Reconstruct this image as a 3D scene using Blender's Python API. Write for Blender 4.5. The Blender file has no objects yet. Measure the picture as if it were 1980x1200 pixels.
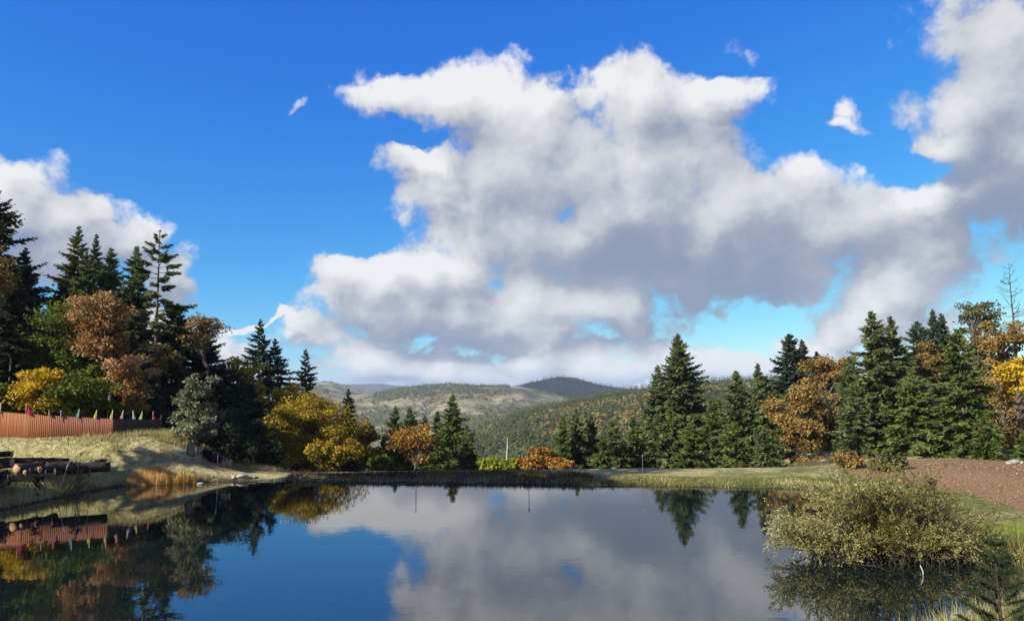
import bpy, math
import numpy as np
from mathutils import Vector, Matrix

# ------------------------------------------------------------------ camera, sky, sun, exposure
SC = bpy.context.scene
COL = SC.collection
F, PW, PH = 1400.0, 1980.0, 1200.0          # focal length and size of the photograph, in its pixels
CAM = np.array([0.0, 0.0, 7.0])
PITCH, ROLL = math.atan(152 / F), math.radians(0.45)
fwd = np.array([0, math.cos(PITCH), math.sin(PITCH)])
up0 = np.array([0, -math.sin(PITCH), math.cos(PITCH)])
rt0 = np.array([1.0, 0, 0])
rt = rt0 * math.cos(ROLL) - up0 * math.sin(ROLL)
up = up0 * math.cos(ROLL) + rt0 * math.sin(ROLL)

cam = bpy.data.objects.new('camera', bpy.data.cameras.new('camera'))
COL.objects.link(cam)
cam.matrix_world = Matrix(((rt[0], up[0], -fwd[0], CAM[0]), (rt[1], up[1], -fwd[1], CAM[1]),
                           (rt[2], up[2], -fwd[2], CAM[2]), (0, 0, 0, 1)))
cam.data.sensor_width = 36
cam.data.lens = 36 * F / PW
cam.data.clip_start, cam.data.clip_end = 0.1, 40000
SC.camera = cam

SUN_EL = math.radians(29)
SUN_AZ = math.radians(235)                  # clockwise from +Y: left of and behind the camera
SUN_V = np.array([math.sin(SUN_AZ) * math.cos(SUN_EL), math.cos(SUN_AZ) * math.cos(SUN_EL), math.sin(SUN_EL)])
sun = bpy.data.objects.new('sun', bpy.data.lights.new('sun', 'SUN'))
COL.objects.link(sun)
sun.data.energy = 5.0
sun.data.angle = math.radians(0.5)
sun.data.color = (1.0, 0.93, 0.82)
sun.rotation_euler = Vector(-SUN_V).to_track_quat('-Z', 'Y').to_euler()
sun.location = (-30, -30, 60)

SC.view_settings.view_transform = 'Standard'
SC.view_settings.look = 'None'
SC.view_settings.exposure = 0.85
SC.view_settings.gamma = 1
SC.view_settings.use_curve_mapping = False
SC.render.engine = 'CYCLES'
SC.cycles.use_denoising = True
SC.cycles.max_bounces = 6
SC.cycles.diffuse_bounces = 3
SC.cycles.transmission_bounces = 3
SC.cycles.volume_bounces = 0
SC.cycles.caustics_reflective = False
SC.cycles.caustics_refractive = False


def ray(px, py):
    d = fwd * F + rt * (px - PW / 2) + up * (PH / 2 - py)
    return d


def at(px, py, Y):
    d = ray(px, py)
    return CAM + d * (Y / d[1])


def onz(px, py, z):
    d = ray(px, py)
    return CAM + d * ((z - CAM[2]) / d[2])


def gno(px, py):
    d = ray(px, py)
    return d[0] / d[1], d[2] / d[1]


# ---- node helpers
def N(nt, typ, **kw):
    n = nt.nodes.new(typ)
    for k, v in kw.items():
        setattr(n, k, v)
    return n


def plug(nt, sock, v):
    if isinstance(v, bpy.types.NodeSocket):
        nt.links.new(v, sock)
    else:
        sock.default_value = v


def M(nt, op, a, b=None, c=None, clamp=False):
    n = N(nt, 'ShaderNodeMath', operation=op, use_clamp=clamp)
    plug(nt, n.inputs[0], a)
    if b is not None: plug(nt, n.inputs[1], b)
    if c is not None: plug(nt, n.inputs[2], c)
    return n.outputs[0]


def VM(nt, op, a, b=None, c=None, out=0):
    n = N(nt, 'ShaderNodeVectorMath', operation=op)
    plug(nt, n.inputs[0], a)
    if b is not None: plug(nt, n.inputs[1], b)
    if c is not None: plug(nt, n.inputs[2], c)
    return n.outputs[out]


def SS(nt, v, a, b, lo=0.0, hi=1.0):
    n = N(nt, 'ShaderNodeMapRange', interpolation_type='SMOOTHSTEP')
    plug(nt, n.inputs[0], v)
    for i, x in enumerate((a, b, lo, hi)): plug(nt, n.inputs[i + 1], x)
    return n.outputs[0]


def MIX(nt, fac, a, b, mode='MIX'):
    n = N(nt, 'ShaderNodeMix', data_type='RGBA', blend_type=mode)
    plug(nt, n.inputs[0], fac)
    for s, v in ((n.inputs[6], a), (n.inputs[7], b)):
        plug(nt, s, v if isinstance(v, bpy.types.NodeSocket) else (*v, 1.0))
    return n.outputs[2]


def NOISE(nt, vec, scale, detail=4, rough=0.5, col=False, dim='3D'):
    n = N(nt, 'ShaderNodeTexNoise', noise_dimensions=dim)
    plug(nt, n.inputs['Vector'], vec)
    n.inputs['Scale'].default_value = scale
    n.inputs['Detail'].default_value = detail
    n.inputs['Roughness'].default_value = rough
    return n.outputs[1 if col else 0]


# ---- the sky: Nishita air with cumulus laid out by direction
SKY_STRENGTH = 0.1
SKY_CURVE = ((0.64, 1.75), (0.665, 1.06), (0.63, 0.39))
CLOUD_GAIN = 0.56
world = bpy.data.worlds.new('World')
SC.world = world
world.use_nodes = True
nt = world.node_tree
nt.nodes.clear()
sky = N(nt, 'ShaderNodeTexSky', sky_type='NISHITA', sun_disc=False)
sky.sun_elevation = SUN_EL
sky.sun_rotation = SUN_AZ
sky.altitude = 500
sky.air_density = 1.0
sky.dust_density = 0.2
sky.ozone_density = 3.0
# the phone's vivid rendering of the blue: a curve for each channel of the sky colour
srgb = N(nt, 'ShaderNodeSeparateColor'); nt.links.new(sky.outputs[0], srgb.inputs[0])
crgb = N(nt, 'ShaderNodeCombineColor')
for i, (sc_, ga) in enumerate(SKY_CURVE):
    plug(nt, crgb.inputs[i], M(nt, 'MULTIPLY', M(nt, 'POWER', M(nt, 'MULTIPLY', srgb.outputs[i], 0.1), ga), sc_ / SKY_STRENGTH))
air = crgb.outputs[0]
D = N(nt, 'ShaderNodeTexCoord').outputs['Generated']
sx = N(nt, 'ShaderNodeSeparateXYZ'); nt.links.new(D, sx.inputs[0])
ymax = M(nt, 'MAXIMUM', sx.outputs[1], 0.25)
gx = M(nt, 'DIVIDE', sx.outputs[0], ymax)
gz = M(nt, 'DIVIDE', sx.outputs[2], ymax)
cg = N(nt, 'ShaderNodeCombineXYZ')
plug(nt, cg.inputs[0], gx); plug(nt, cg.inputs[1], gz)
G = cg.outputs[0]

# each cumulus lobe: centre and half-axes as sky angles (given in photo pixels, turned into directions)
LOBES = [(775, 194, 100, 34), (880, 192, 185, 68), (1040, 225, 250, 112), (1250, 205, 190, 95), (1375, 172, 95, 40),
         (1125, 172, 170, 58), (830, 312, 105, 68), (860, 385, 125, 62), (965, 415, 150, 90), (1000, 330, 210, 150), (1230, 340, 260, 190),
         (1560, 390, 190, 104), (1700, 430, 190, 95), (1450, 450, 330, 150), (1190, 490, 290, 140), (1770, 500, 150, 90),
         (1430, 545, 220, 54), (1720, 570, 150, 66), (1640, 615, 90, 46), (652, 545, 98, 92), (720, 565, 130, 74),
         (860, 520, 110, 66), (900, 590, 250, 92), (1050, 595, 240, 92), (1185, 600, 110, 68), (770, 610, 170, 62),
         (700, 690, 130, 56), (600, 650, 100, 40), (1000, 656, 190, 44), (870, 722, 230, 42), (1100, 708, 240, 52), (1380, 705, 190, 46),
         (1250, 690, 150, 48), (1580, 672, 120, 44), (500, 622, 80, 12), (450, 690, 90, 40), (30, 370, 130, 72),
         (140, 412, 112, 64), (215, 475, 120, 62), (320, 540, 74, 60), (110, 510, 150, 80), (1960, 60, 170, 150),
         (1960, 230, 220, 170), (1830, 275, 110, 44), (1920, 380, 200, 90), (1840, 700, 260, 44), (1990, 150, 170, 200),
         (200, 660, 260, 60), (-150, 450, 200, 150), (2150, 300, 260, 260), (1770, 620, 100, 34)]
WISPS = [(1645, 205, 46, 52, 0.2), (1640, 235, 62, 26, 0.2), (1430, 160, 80, 26, 0.22), (1440, 85, 56, 60, 0.0), (1575, 245, 28, 36, 0.1), (572, 215, 46, 18, 0.06),
         (660, 440, 60, 30, 0.06), (660, 190, 30, 22, 0.14), (1215, 130, 60, 40, 0.16)]
HOLES = [(1338, 440, 46, 34, 0.36), (1610, 262, 170, 56, 0.9), (1735, 318, 70, 52, 0.7), (800, 258, 64, 24, 0.6), (690, 470, 130, 34, 0.3), (1440, 622, 150, 34, 0.5), (815, 668, 50, 10, 0.3)]
DARK = [(1130, 520, 220, 80, 0.24), (1420, 510, 330, 90, 0.34), (1230, 470, 120, 70, 0.2), (980, 672, 330, 34, 0.42),
        (1440, 570, 180, 45, 0.35), (1960, 430, 190, 90, 0.5), (780, 640, 180, 30, 0.25), (1930, 330, 150, 120, 0.3),
        (1300, 620, 90, 60, 0.35), (770, 742, 150, 18, 0.5), (930, 690, 120, 16, 0.3), (560, 700, 60, 30, 0.2), (1250, 742, 120, 14, 0.3), (300, 520, 120, 70, 0.25), (60, 490, 140, 60, 0.35),
        (1450, 735, 260, 22, 0.4), (1180, 640, 80, 30, 0.15), (900, 300, 90, 60, 0.16)]
LIGHT = [(880, 190, 200, 80, 0.18), (1330, 180, 200, 70, 0.12), (660, 700, 70, 30, 0.22), (860, 730, 90, 18, 0.15), (1010, 700, 60, 22, 0.2), (1150, 715, 70, 20, 0.15), (1330, 700, 60, 24, 0.2), (1480, 690, 60, 20, 0.2), (860, 500, 90, 50, 0.25), (1050, 600, 230, 70, 0.14),
         (1190, 705, 300, 45, 0.35), (700, 690, 100, 50, 0.2), (1050, 180, 250, 90, 0.12), (1830, 280, 70, 50, 0.2),
         (640, 520, 80, 60, 0.1), (1420, 690, 120, 40, 0.3)]


def ell(g, px, py, rx, ry):
    cx, cz = gno(px, py)
    sxx, szz = F / rx, F / ry
    v = VM(nt, 'MULTIPLY_ADD', g, (sxx, szz, 0), (-cx * sxx, -cz * szz, 0))
    return VM(nt, 'LENGTH', v, out=1)


def cloud_field(off, fine=False):
    d3 = VM(nt, 'ADD', D, (off[0], 0, off[1]))
    w1 = VM(nt, 'SUBTRACT', NOISE(nt, d3, 8, 5, 0.6, col=True), (0.5, 0.5, 0.5))
    sep = N(nt, 'ShaderNodeSeparateXYZ'); nt.links.new(w1, sep.inputs[0])
    cw = N(nt, 'ShaderNodeCombineXYZ')
    plug(nt, cw.inputs[0], sep.outputs[0]); plug(nt, cw.inputs[1], sep.outputs[2])
    g = VM(nt, 'MULTIPLY_ADD', cw.outputs[0], (0.14, 0.14, 0), VM(nt, 'ADD', G, (off[0], off[1], 0)))
    acc = None
    for b in LOBES:
        e = ell(g, *b)
        acc = e if acc is None else M(nt, 'SMOOTH_MIN', acc, e, 0.35)
    T = M(nt, 'SUBTRACT', 1.0, acc)
    for h in HOLES:
        T = M(nt, 'ADD', T, SS(nt, ell(g, *h[:4]), 0.1, 1.25, -h[4], 0.0))
    for wq in (WISPS if fine else ()):
        T = M(nt, 'MAXIMUM', T, SS(nt, ell(g, *wq[:4]), 0.0, 1.6, wq[4], -0.62))
    T = M(nt, 'MINIMUM', T, 0.62)
    gen = M(nt, 'MULTIPLY', M(nt, 'SUBTRACT', NOISE(nt, d3, 1.9, 3, 0.5), 0.5), 4.0)
    wout = SS(nt, M(nt, 'MAXIMUM', M(nt, 'SUBTRACT', M(nt, 'ABSOLUTE', gx), 0.1), gz), 0.66, 0.86)
    wback = SS(nt, sx.outputs[1], 0.3, 0.4, 1.0, 0.0)
    w = M(nt, 'MAXIMUM', wout, wback)
    T = M(nt, 'ADD', M(nt, 'MULTIPLY', T, M(nt, 'SUBTRACT', 1.0, w)), M(nt, 'MULTIPLY', gen, w))
    ds = N(nt, 'ShaderNodeSeparateXYZ'); nt.links.new(d3, ds.inputs[0])
    dc = N(nt, 'ShaderNodeCombineXYZ')      # cloud lumps look flatter and smaller towards the horizon
    zl = M(nt, 'LOGARITHM', M(nt, 'MAXIMUM', M(nt, 'ADD', ds.outputs[2], 0.03), 0.004), math.e)
    plug(nt, dc.inputs[0], ds.outputs[0]); plug(nt, dc.inputs[1], ds.outputs[1])
    plug(nt, dc.inputs[2], M(nt, 'MULTIPLY_ADD', ds.outputs[2], 0.8, M(nt, 'MULTIPLY', zl, 0.055)))
    dw = VM(nt, 'MULTIPLY_ADD', w1, (0.035, 0.035, 0.035), dc.outputs[0])
    vor = N(nt, 'ShaderNodeTexVoronoi', feature='F1')
    plug(nt, vor.inputs['Vector'], dw); vor.inputs['Scale'].default_value = 17
    puff = M(nt, 'MULTIPLY', M(nt, 'SUBTRACT', 0.5, vor.outputs['Distance']), 0.55)
    coarse = M(nt, 'ADD', T, M(nt, 'MULTIPLY_ADD', M(nt, 'SUBTRACT', NOISE(nt, dw, 10, 4, 0.55), 0.5), 1.25, puff))
    if not fine:
        return coarse, None
    n2 = NOISE(nt, VM(nt, 'MULTIPLY', dw, (1, 1, 1.1)), 44, 7, 0.66)
    return coarse, M(nt, 'MULTIPLY_ADD', M(nt, 'SUBTRACT', n2, 0.5), 0.75, coarse)


CA, C0 = cloud_field((0, 0), True)
CB, _ = cloud_field((-0.022, 0.036))
cover = SS(nt, C0, -0.10, 0.36)
lum = M(nt, 'MULTIPLY_ADD', M(nt, 'SUBTRACT', CA, CB), 0.55, 0.54)
lum = M(nt, 'MULTIPLY_ADD', M(nt, 'SUBTRACT', C0, CA), 0.42, lum)
for px, py, rx, ry, k in DARK:
    lum = M(nt, 'ADD', lum, SS(nt, ell(G, px, py, rx, ry), 0.0, 1.3, -k, 0.0))
for px, py, rx, ry, k in LIGHT:
    lum = M(nt, 'ADD', lum, SS(nt, ell(G, px, py, rx, ry), 0.0, 1.3, k, 0.0))
ramp = N(nt, 'ShaderNodeValToRGB')
plug(nt, ramp.inputs[0], M(nt, 'SMOOTH_MAX', lum, 0.14, 0.25))
cr = ramp.color_ramp
cr.elements[0].position, cr.elements[0].color = 0.0, (0.19, 0.255, 0.39, 1)
cr.elements[1].position, cr.elements[1].color = 1.0, (0.88, 0.885, 0.89, 1)
e = cr.elements.new(0.35); e.color = (0.37, 0.40, 0.49, 1)
e = cr.elements.new(0.65); e.color = (0.64, 0.66, 0.69, 1)
cloudc = VM(nt, 'SCALE', ramp.outputs[0]); cloudc.node.inputs['Scale'].default_value = CLOUD_GAIN / SKY_STRENGTH
final = MIX(nt, M(nt, 'MULTIPLY', cover, 0.97), air, cloudc)
bg = N(nt, 'ShaderNodeBackground')
nt.links.new(final, bg.inputs[0])
bg.inputs[1].default_value = SKY_STRENGTH
wo = N(nt, 'ShaderNodeOutputWorld')
nt.links.new(bg.outputs[0], wo.inputs[0])

# ------------------------------------------------------------------ helpers
rng = np.random.default_rng(7)


def tag(o, label=None, cat=None, group=None, kind=None):
    if label: o['label'] = label
    if cat: o['category'] = cat
    if group: o['group'] = group
    if kind: o['kind'] = kind
    return o


def link(o, parent=None, loc=None):
    COL.objects.link(o)
    if parent is not None: o.parent = parent
    if loc is not None: o.location = loc
    return o


def empty(name, loc, label, cat, group=None, rz=0.0):
    o = bpy.data.objects.new(name, None)
    o.empty_display_size = 0.3
    link(o, None, loc)
    o.rotation_euler.z = rz
    return tag(o, label, cat, group)


class MB:
    """collects vertices, faces, a per-face tone and a material index"""
    def __init__(s): s.v, s.q, s.t, s.n, s.tone, s.ttone, s.qm, s.tm = [], [], [], 0, [], [], [], []

    def add(s, v, quads=None, tris=None, tone=None, mi=0):
        v = np.asarray(v, float).reshape(-1, 3)
        if quads is not None and len(quads):
            quads = np.asarray(quads, np.int64); s.q.append(quads + s.n)
            s.tone.append(np.broadcast_to(0.5 if tone is None else tone, (len(quads),)).astype(float))
            s.qm.append(np.full(len(quads), mi))
        if tris is not None and len(tris):
            tris = np.asarray(tris, np.int64); s.t.append(tris + s.n)
            s.ttone.append(np.broadcast_to(0.5 if tone is None else tone, (len(tris),)).astype(float))
            s.tm.append(np.full(len(tris), mi))
        s.v.append(v); s.n += len(v)

    def box(s, c, size, R=None, tone=None, mi=0):
        h = np.array([(x, y, z) for x in (-.5, .5) for y in (-.5, .5) for z in (-.5, .5)]) * np.array(size)
        if R is not None: h = h @ np.asarray(R).T
        s.add(h + np.array(c), [(0, 1, 3, 2), (4, 6, 7, 5), (0, 4, 5, 1), (2, 3, 7, 6), (0, 2, 6, 4), (1, 5, 7, 3)], tone=tone, mi=mi)

    def tube(s, pts, rad, sides=6, cap=True, tone=None, mi=0):
        pts = np.asarray(pts, float); n = len(pts)
        rad = np.broadcast_to(rad, (n,))
        tan = np.gradient(pts, axis=0)
        tan /= np.linalg.norm(tan, axis=1)[:, None] + 1e-9
        ref = np.where(np.abs(tan[:, 2:3]) > 0.9, np.array([[1.0, 0, 0]]), np.array([[0, 0, 1.0]]))
        ref = np.broadcast_to(ref[n // 2], (n, 3))
        a = np.cross(tan, ref); a /= np.linalg.norm(a, axis=1)[:, None] + 1e-9
        b = np.cross(tan, a)
        th = np.arange(sides) * 2 * np.pi / sides
        ring = pts[:, None] + rad[:, None, None] * (np.cos(th)[None, :, None] * a[:, None] + np.sin(th)[None, :, None] * b[:, None])
        i = np.arange(n - 1)[:, None] * sides; k = np.arange(sides)[None]; k2 = (k + 1) % sides
        q = np.stack([i + k, i + k2, i + sides + k2, i + sides + k], -1).reshape(-1, 4)
        v = ring.reshape(-1, 3)
        tr = None
        if cap:
            v = np.vstack([v, pts[:1], pts[-1:]])
            c0, c1 = n * sides, n * sides + 1; kk = np.arange(sides); kk2 = (kk + 1) % sides
            tr = np.vstack([np.stack([kk2, kk, np.full(sides, c0)], -1), np.stack([(n - 1) * sides + kk, (n - 1) * sides + kk2, np.full(sides, c1)], -1)])
        s.add(v, q, tr, tone, mi)

    def diamonds(s, p, ax, wd, tone, mi=0, mid=0.45):
        n = len(p)
        v = np.stack([p, p + ax * mid + wd, p + ax, p + ax * mid - wd], 1).reshape(-1, 3)
        s.add(v, np.arange(4 * n).reshape(n, 4), tone=tone, mi=mi)

    def blades(s, p, ax, wd, tone, mi=0):
        n = len(p)
        v = np.stack([p - wd, p + wd, p + ax], 1).reshape(-1, 3)
        s.add(v, None, np.arange(3 * n).reshape(n, 3), tone=tone, mi=mi)

    def mesh(s, name, mats, smooth=False):
        me = bpy.data.meshes.new(name)
        v = np.concatenate(s.v)
        me.vertices.add(len(v)); me.vertices.foreach_set('co', v.astype(np.float32).ravel())
        q = np.concatenate(s.q) if s.q else np.zeros((0, 4), int)
        t = np.concatenate(s.t) if s.t else np.zeros((0, 3), int)
        li = np.concatenate([q.ravel(), t.ravel()])
        me.loops.add(len(li)); me.loops.foreach_set('vertex_index', li.astype(np.int32))
        me.polygons.add(len(q) + len(t))
        st = np.concatenate([np.arange(len(q)) * 4, len(q) * 4 + np.arange(len(t)) * 3])
        me.polygons.foreach_set('loop_start', st.astype(np.int32))
        if smooth: me.polygons.foreach_set('use_smooth', np.ones(len(st), bool))
        for m in (mats if isinstance(mats, (list, tuple)) else [mats]): me.materials.append(m)
        me.polygons.foreach_set('material_index', np.concatenate(s.qm + s.tm).astype(np.int32))
        at_ = me.attributes.new('tone', 'FLOAT', 'FACE')
        at_.data.foreach_set('value', np.concatenate(s.tone + s.ttone).astype(np.float32))
        me.update(calc_edges=True)
        return me

    def obj(s, name, mats, parent=None, loc=None, smooth=False):
        return link(bpy.data.objects.new(name, s.mesh(name, mats, smooth)), parent, loc)


def vnoise(x, y, seed=0):
    x = np.asarray(x, float); y = np.asarray(y, float)
    xi, yi = np.floor(x).astype(np.int64), np.floor(y).astype(np.int64)
    fx, fy = x - xi, y - yi
    fx, fy = fx * fx * (3 - 2 * fx), fy * fy * (3 - 2 * fy)

    def h(i, j):
        n = (i * 374761393 + j * 668265263 + seed * 974634777) & 0xFFFFFFFF
        n = ((n ^ (n >> 13)) * 1274126177) & 0xFFFFFFFF
        return ((n ^ (n >> 16)) & 0xFFFF) / 65535.0
    return (h(xi, yi) * (1 - fx) + h(xi + 1, yi) * fx) * (1 - fy) + (h(xi, yi + 1) * (1 - fx) + h(xi + 1, yi + 1) * fx) * fy


def fbm(x, y, seed=0, octv=4, gain=0.5):
    s, a, tot = 0, 1.0, 0
    for o in range(octv):
        s = s + a * vnoise(np.asarray(x) * 2 ** o, np.asarray(y) * 2 ** o, seed + o * 17); tot += a; a *= gain
    return s / tot - 0.5


def sst(x, a, b):
    t = np.clip((np.asarray(x, float) - a) / (b - a), 0, 1)
    return t * t * (3 - 2 * t)


# ---- materials
def mat(name):
    m = bpy.data.materials.new(name); m.use_nodes = True
    nt = m.node_tree; nt.nodes.clear()
    out = N(nt, 'ShaderNodeOutputMaterial')
    return m, nt, out


def leaf_mat(name, c0, c1, c2, trans=0.3, nscale=0.5, rough=0.7, spec=0.08):
    m, nt, out = mat(name)
    tone = N(nt, 'ShaderNodeAttribute', attribute_name='tone').outputs['Fac']
    co = N(nt, 'ShaderNodeTexCoord').outputs['Object']
    v = M(nt, 'ADD', M(nt, 'MULTIPLY', tone, 0.72), M(nt, 'MULTIPLY', M(nt, 'SUBTRACT', NOISE(nt, co, nscale, 3), 0.36), 1.0), clamp=True)
    r = N(nt, 'ShaderNodeValToRGB'); plug(nt, r.inputs[0], v)
    r.color_ramp.elements[0].color = (*c0, 1); r.color_ramp.elements[1].color = (*c2, 1)
    r.color_ramp.elements[0].position = 0.12; r.color_ramp.elements[1].position = 0.9
    r.color_ramp.elements.new(0.5).color = (*c1, 1)
    d = N(nt, 'ShaderNodeBsdfPrincipled'); nt.links.new(r.outputs[0], d.inputs['Base Color'])
    d.inputs['Roughness'].default_value = rough; d.inputs['Specular IOR Level'].default_value = spec
    t = N(nt, 'ShaderNodeBsdfTranslucent'); nt.links.new(r.outputs[0], t.inputs[0])
    mx = N(nt, 'ShaderNodeMixShader'); mx.inputs[0].default_value = trans
    nt.links.new(d.outputs[0], mx.inputs[1]); nt.links.new(t.outputs[0], mx.inputs[2]); nt.links.new(mx.outputs[0], out.inputs[0])
    return m


def solid_mat(name, c0, c1, scale=6.0, rough=0.8, stretch=(1, 1, 1), bump=0.0, tone=0.0, spec=0.3, detail=5):
    m, nt, out = mat(name)
    co = VM(nt, 'MULTIPLY', N(nt, 'ShaderNodeTexCoord').outputs['Object'], stretch)
    n = NOISE(nt, co, scale, detail, 0.6)
    f = SS(nt, n, 0.3, 0.7)
    if tone:
        tn = N(nt, 'ShaderNodeAttribute', attribute_name='tone').outputs['Fac']
        rn = N(nt, 'ShaderNodeObjectInfo').outputs['Random']
        f = M(nt, 'ADD', M(nt, 'MULTIPLY', f, 1 - tone), M(nt, 'MULTIPLY', M(nt, 'FRACT', M(nt, 'ADD', tn, rn)), tone), clamp=True)
    d = N(nt, 'ShaderNodeBsdfPrincipled')
    nt.links.new(MIX(nt, f, c0, c1), d.inputs['Base Color'])
    d.inputs['Roughness'].default_value = rough; d.inputs['Specular IOR Level'].default_value = spec
    if bump:
        b = N(nt, 'ShaderNodeBump'); b.inputs['Strength'].default_value = bump; b.inputs['Distance'].default_value = 0.05
        nt.links.new(n, b.inputs['Height']); nt.links.new(b.outputs[0], d.inputs['Normal'])
    nt.links.new(d.outputs[0], out.inputs[0])
    return m


BARK = solid_mat('bark', (0.05, 0.038, 0.028), (0.14, 0.11, 0.085), 3, 0.9, (3, 3, 0.6), 0.5)
BARK_TAN = solid_mat('tan_bark', (0.09, 0.07, 0.05), (0.24, 0.19, 0.13), 3, 0.9, (3, 3, 0.6), 0.4)
BARK_PALE = solid_mat('pale_bark', (0.16, 0.14, 0.11), (0.38, 0.35, 0.29), 3, 0.9, (3, 3, 0.6), 0.4)
LEAF = {
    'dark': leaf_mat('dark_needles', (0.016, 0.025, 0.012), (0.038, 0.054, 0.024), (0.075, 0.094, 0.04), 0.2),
    'fir': leaf_mat('fir_needles', (0.036, 0.052, 0.018), (0.098, 0.126, 0.042), (0.2, 0.215, 0.08), 0.26),
    'bluefir': leaf_mat('blue_fir_needles', (0.018, 0.031, 0.019), (0.045, 0.068, 0.038), (0.095, 0.12, 0.062), 0.2),
    'olive': leaf_mat('olive_needles', (0.042, 0.062, 0.014), (0.105, 0.138, 0.032), (0.19, 0.215, 0.06), 0.28),
    'sage': leaf_mat('sage_needles', (0.075, 0.085, 0.045), (0.18, 0.195, 0.105), (0.29, 0.3, 0.17), 0.25),
    'green': leaf_mat('green_leaves', (0.045, 0.065, 0.01), (0.115, 0.15, 0.022), (0.21, 0.23, 0.04), 0.3),
    'brown': leaf_mat('brown_leaves', (0.15, 0.075, 0.026), (0.37, 0.205, 0.075), (0.54, 0.35, 0.15), 0.3),
    'orange': leaf_mat('orange_leaves', (0.10, 0.06, 0.014), (0.34, 0.17, 0.03), (0.54, 0.32, 0.07), 0.3),
    'rust': leaf_mat('rust_leaves', (0.07, 0.058, 0.018), (0.25, 0.155, 0.042), (0.44, 0.30, 0.095), 0.3),
    'gold': leaf_mat('gold_leaves', (0.075, 0.075, 0.012), (0.33, 0.235, 0.022), (0.62, 0.45, 0.05), 0.32),
    'yellow': leaf_mat('yellow_leaves', (0.2, 0.13, 0.01), (0.5, 0.33, 0.02), (0.7, 0.5, 0.04), 0.35),
    'moss': leaf_mat('mossy_oak_leaves', (0.05, 0.05, 0.02), (0.12, 0.115, 0.05), (0.22, 0.2, 0.1), 0.25),
    'lime': leaf_mat('lime_leaves', (0.11, 0.12, 0.012), (0.26, 0.28, 0.025), (0.42, 0.42, 0.05), 0.3),
}

# ------------------------------------------------------------------ pond and ground
shore_px = [(-110, 1018), (0, 984), (60, 974), (110, 962), (170, 950), (240, 938), (330, 935), (450, 929), (560, 929), (620, 931), (800, 932),
            (1000, 935), (1200, 938), (1400, 942), (1550, 945), (1680, 950), (1780, 966), (1840, 1000), (1860, 1040), (1885, 1064), (1950, 1086), (1990, 1110)]
SH = [tuple(onz(x, y, 0.0)[:2]) for x, y in shore_px] + [(19.5, 25.2), (16.8, 23.6), (13.6, 22.4), (10.8, 21.3), (8.0, 19.4), (4.5, 16.0), (0, 13), (-10, 12.5), (-20, 16), (-25.5, 24), (-28, 31)]


def smooth_loop(p, it=2):
    p = np.array(p)
    for _ in range(it):
        q = np.roll(p, -1, 0)
        p = np.stack([p * .75 + q * .25, p * .25 + q * .75], 1).reshape(-1, 2)
    return p


SHL = smooth_loop(SH, 2)


def sdf(x, y):
    """distance to the shoreline, positive on land"""
    x = np.asarray(x, float).ravel(); y = np.asarray(y, float).ravel()
    d2 = np.full(x.shape, 1e12); inside = np.zeros(x.shape, bool)
    A = SHL; B = np.roll(SHL, -1, 0)
    for (ax, ay), (bx, by) in zip(A, B):
        ex, ey = bx - ax, by - ay
        t = np.clip(((x - ax) * ex + (y - ay) * ey) / (ex * ex + ey * ey + 1e-9), 0, 1)
        d2 = np.minimum(d2, (x - ax - t * ex) ** 2 + (y - ay - t * ey) ** 2)
        c = ((ay > y) != (by > y)) & (x < (bx - ax) * (y - ay) / (by - ay + 1e-12) + ax)
        inside ^= c
    return np.where(inside, -1, 1) * np.sqrt(d2)


def land(x, y, d=None):
    sh = np.shape(x)
    x = np.asarray(x, float).ravel(); y = np.asarray(y, float).ravel()
    if d is None: d = sdf(x, y)
    dd = d + 0.5 * fbm(x * 0.9, y * 0.9, 3, 3) * np.clip(np.abs(d), 0, 1)
    rise = (0.24 + 0.38 * (1 - sst(x, -24, -19)) * sst(y, 30, 40)) * (1 - np.exp(-np.maximum(dd, 0) / 0.7)) + 0.02 * np.clip(d, 0, 9) + 0.18 * sst(d, 2, 5) * (1 - sst(x, -26, -21)) + 0.5 * sst(d, 3, 10) * sst(x, 22, 34)
    wn = 1 - sst(y, 21, 30)
    near = np.minimum(0.47 * np.maximum(d, 0), 5.4)
    h = rise * (1 - wn) + near * wn
    # dam falls away behind its crest
    wl = sst(x + np.maximum(y - 60, 0) * 0.12, -31, -24.5)
    back = np.maximum(y - 60.8, 0)
    wr = 1 - 0.75 * sst(x, 26, 36)
    h = h - wl * wr * (0.125 * back) * (back > 0)
    # mound with the fence
    m = sst(y, 56.2, 60.6) * (1 - sst(x, -30.5, -22.5))
    h = h + 2.45 * m - 0.02 * np.maximum(y - 66, 0) * (1 - wl)
    h = h + 0.22 * fbm(x * 0.35, y * 0.35, 11, 4) * sst(d, 0.5, 4)
    h = h - 0.02 * np.maximum(np.hypot(x, y) - 120, 0)
    bed = -0.55 * np.minimum(-np.minimum(dd, 0), 3)
    return np.where(d > 0, h, bed).reshape(sh)


def gz_(x, y): return float(land(np.array([x]), np.array([y]))[0])


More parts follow.
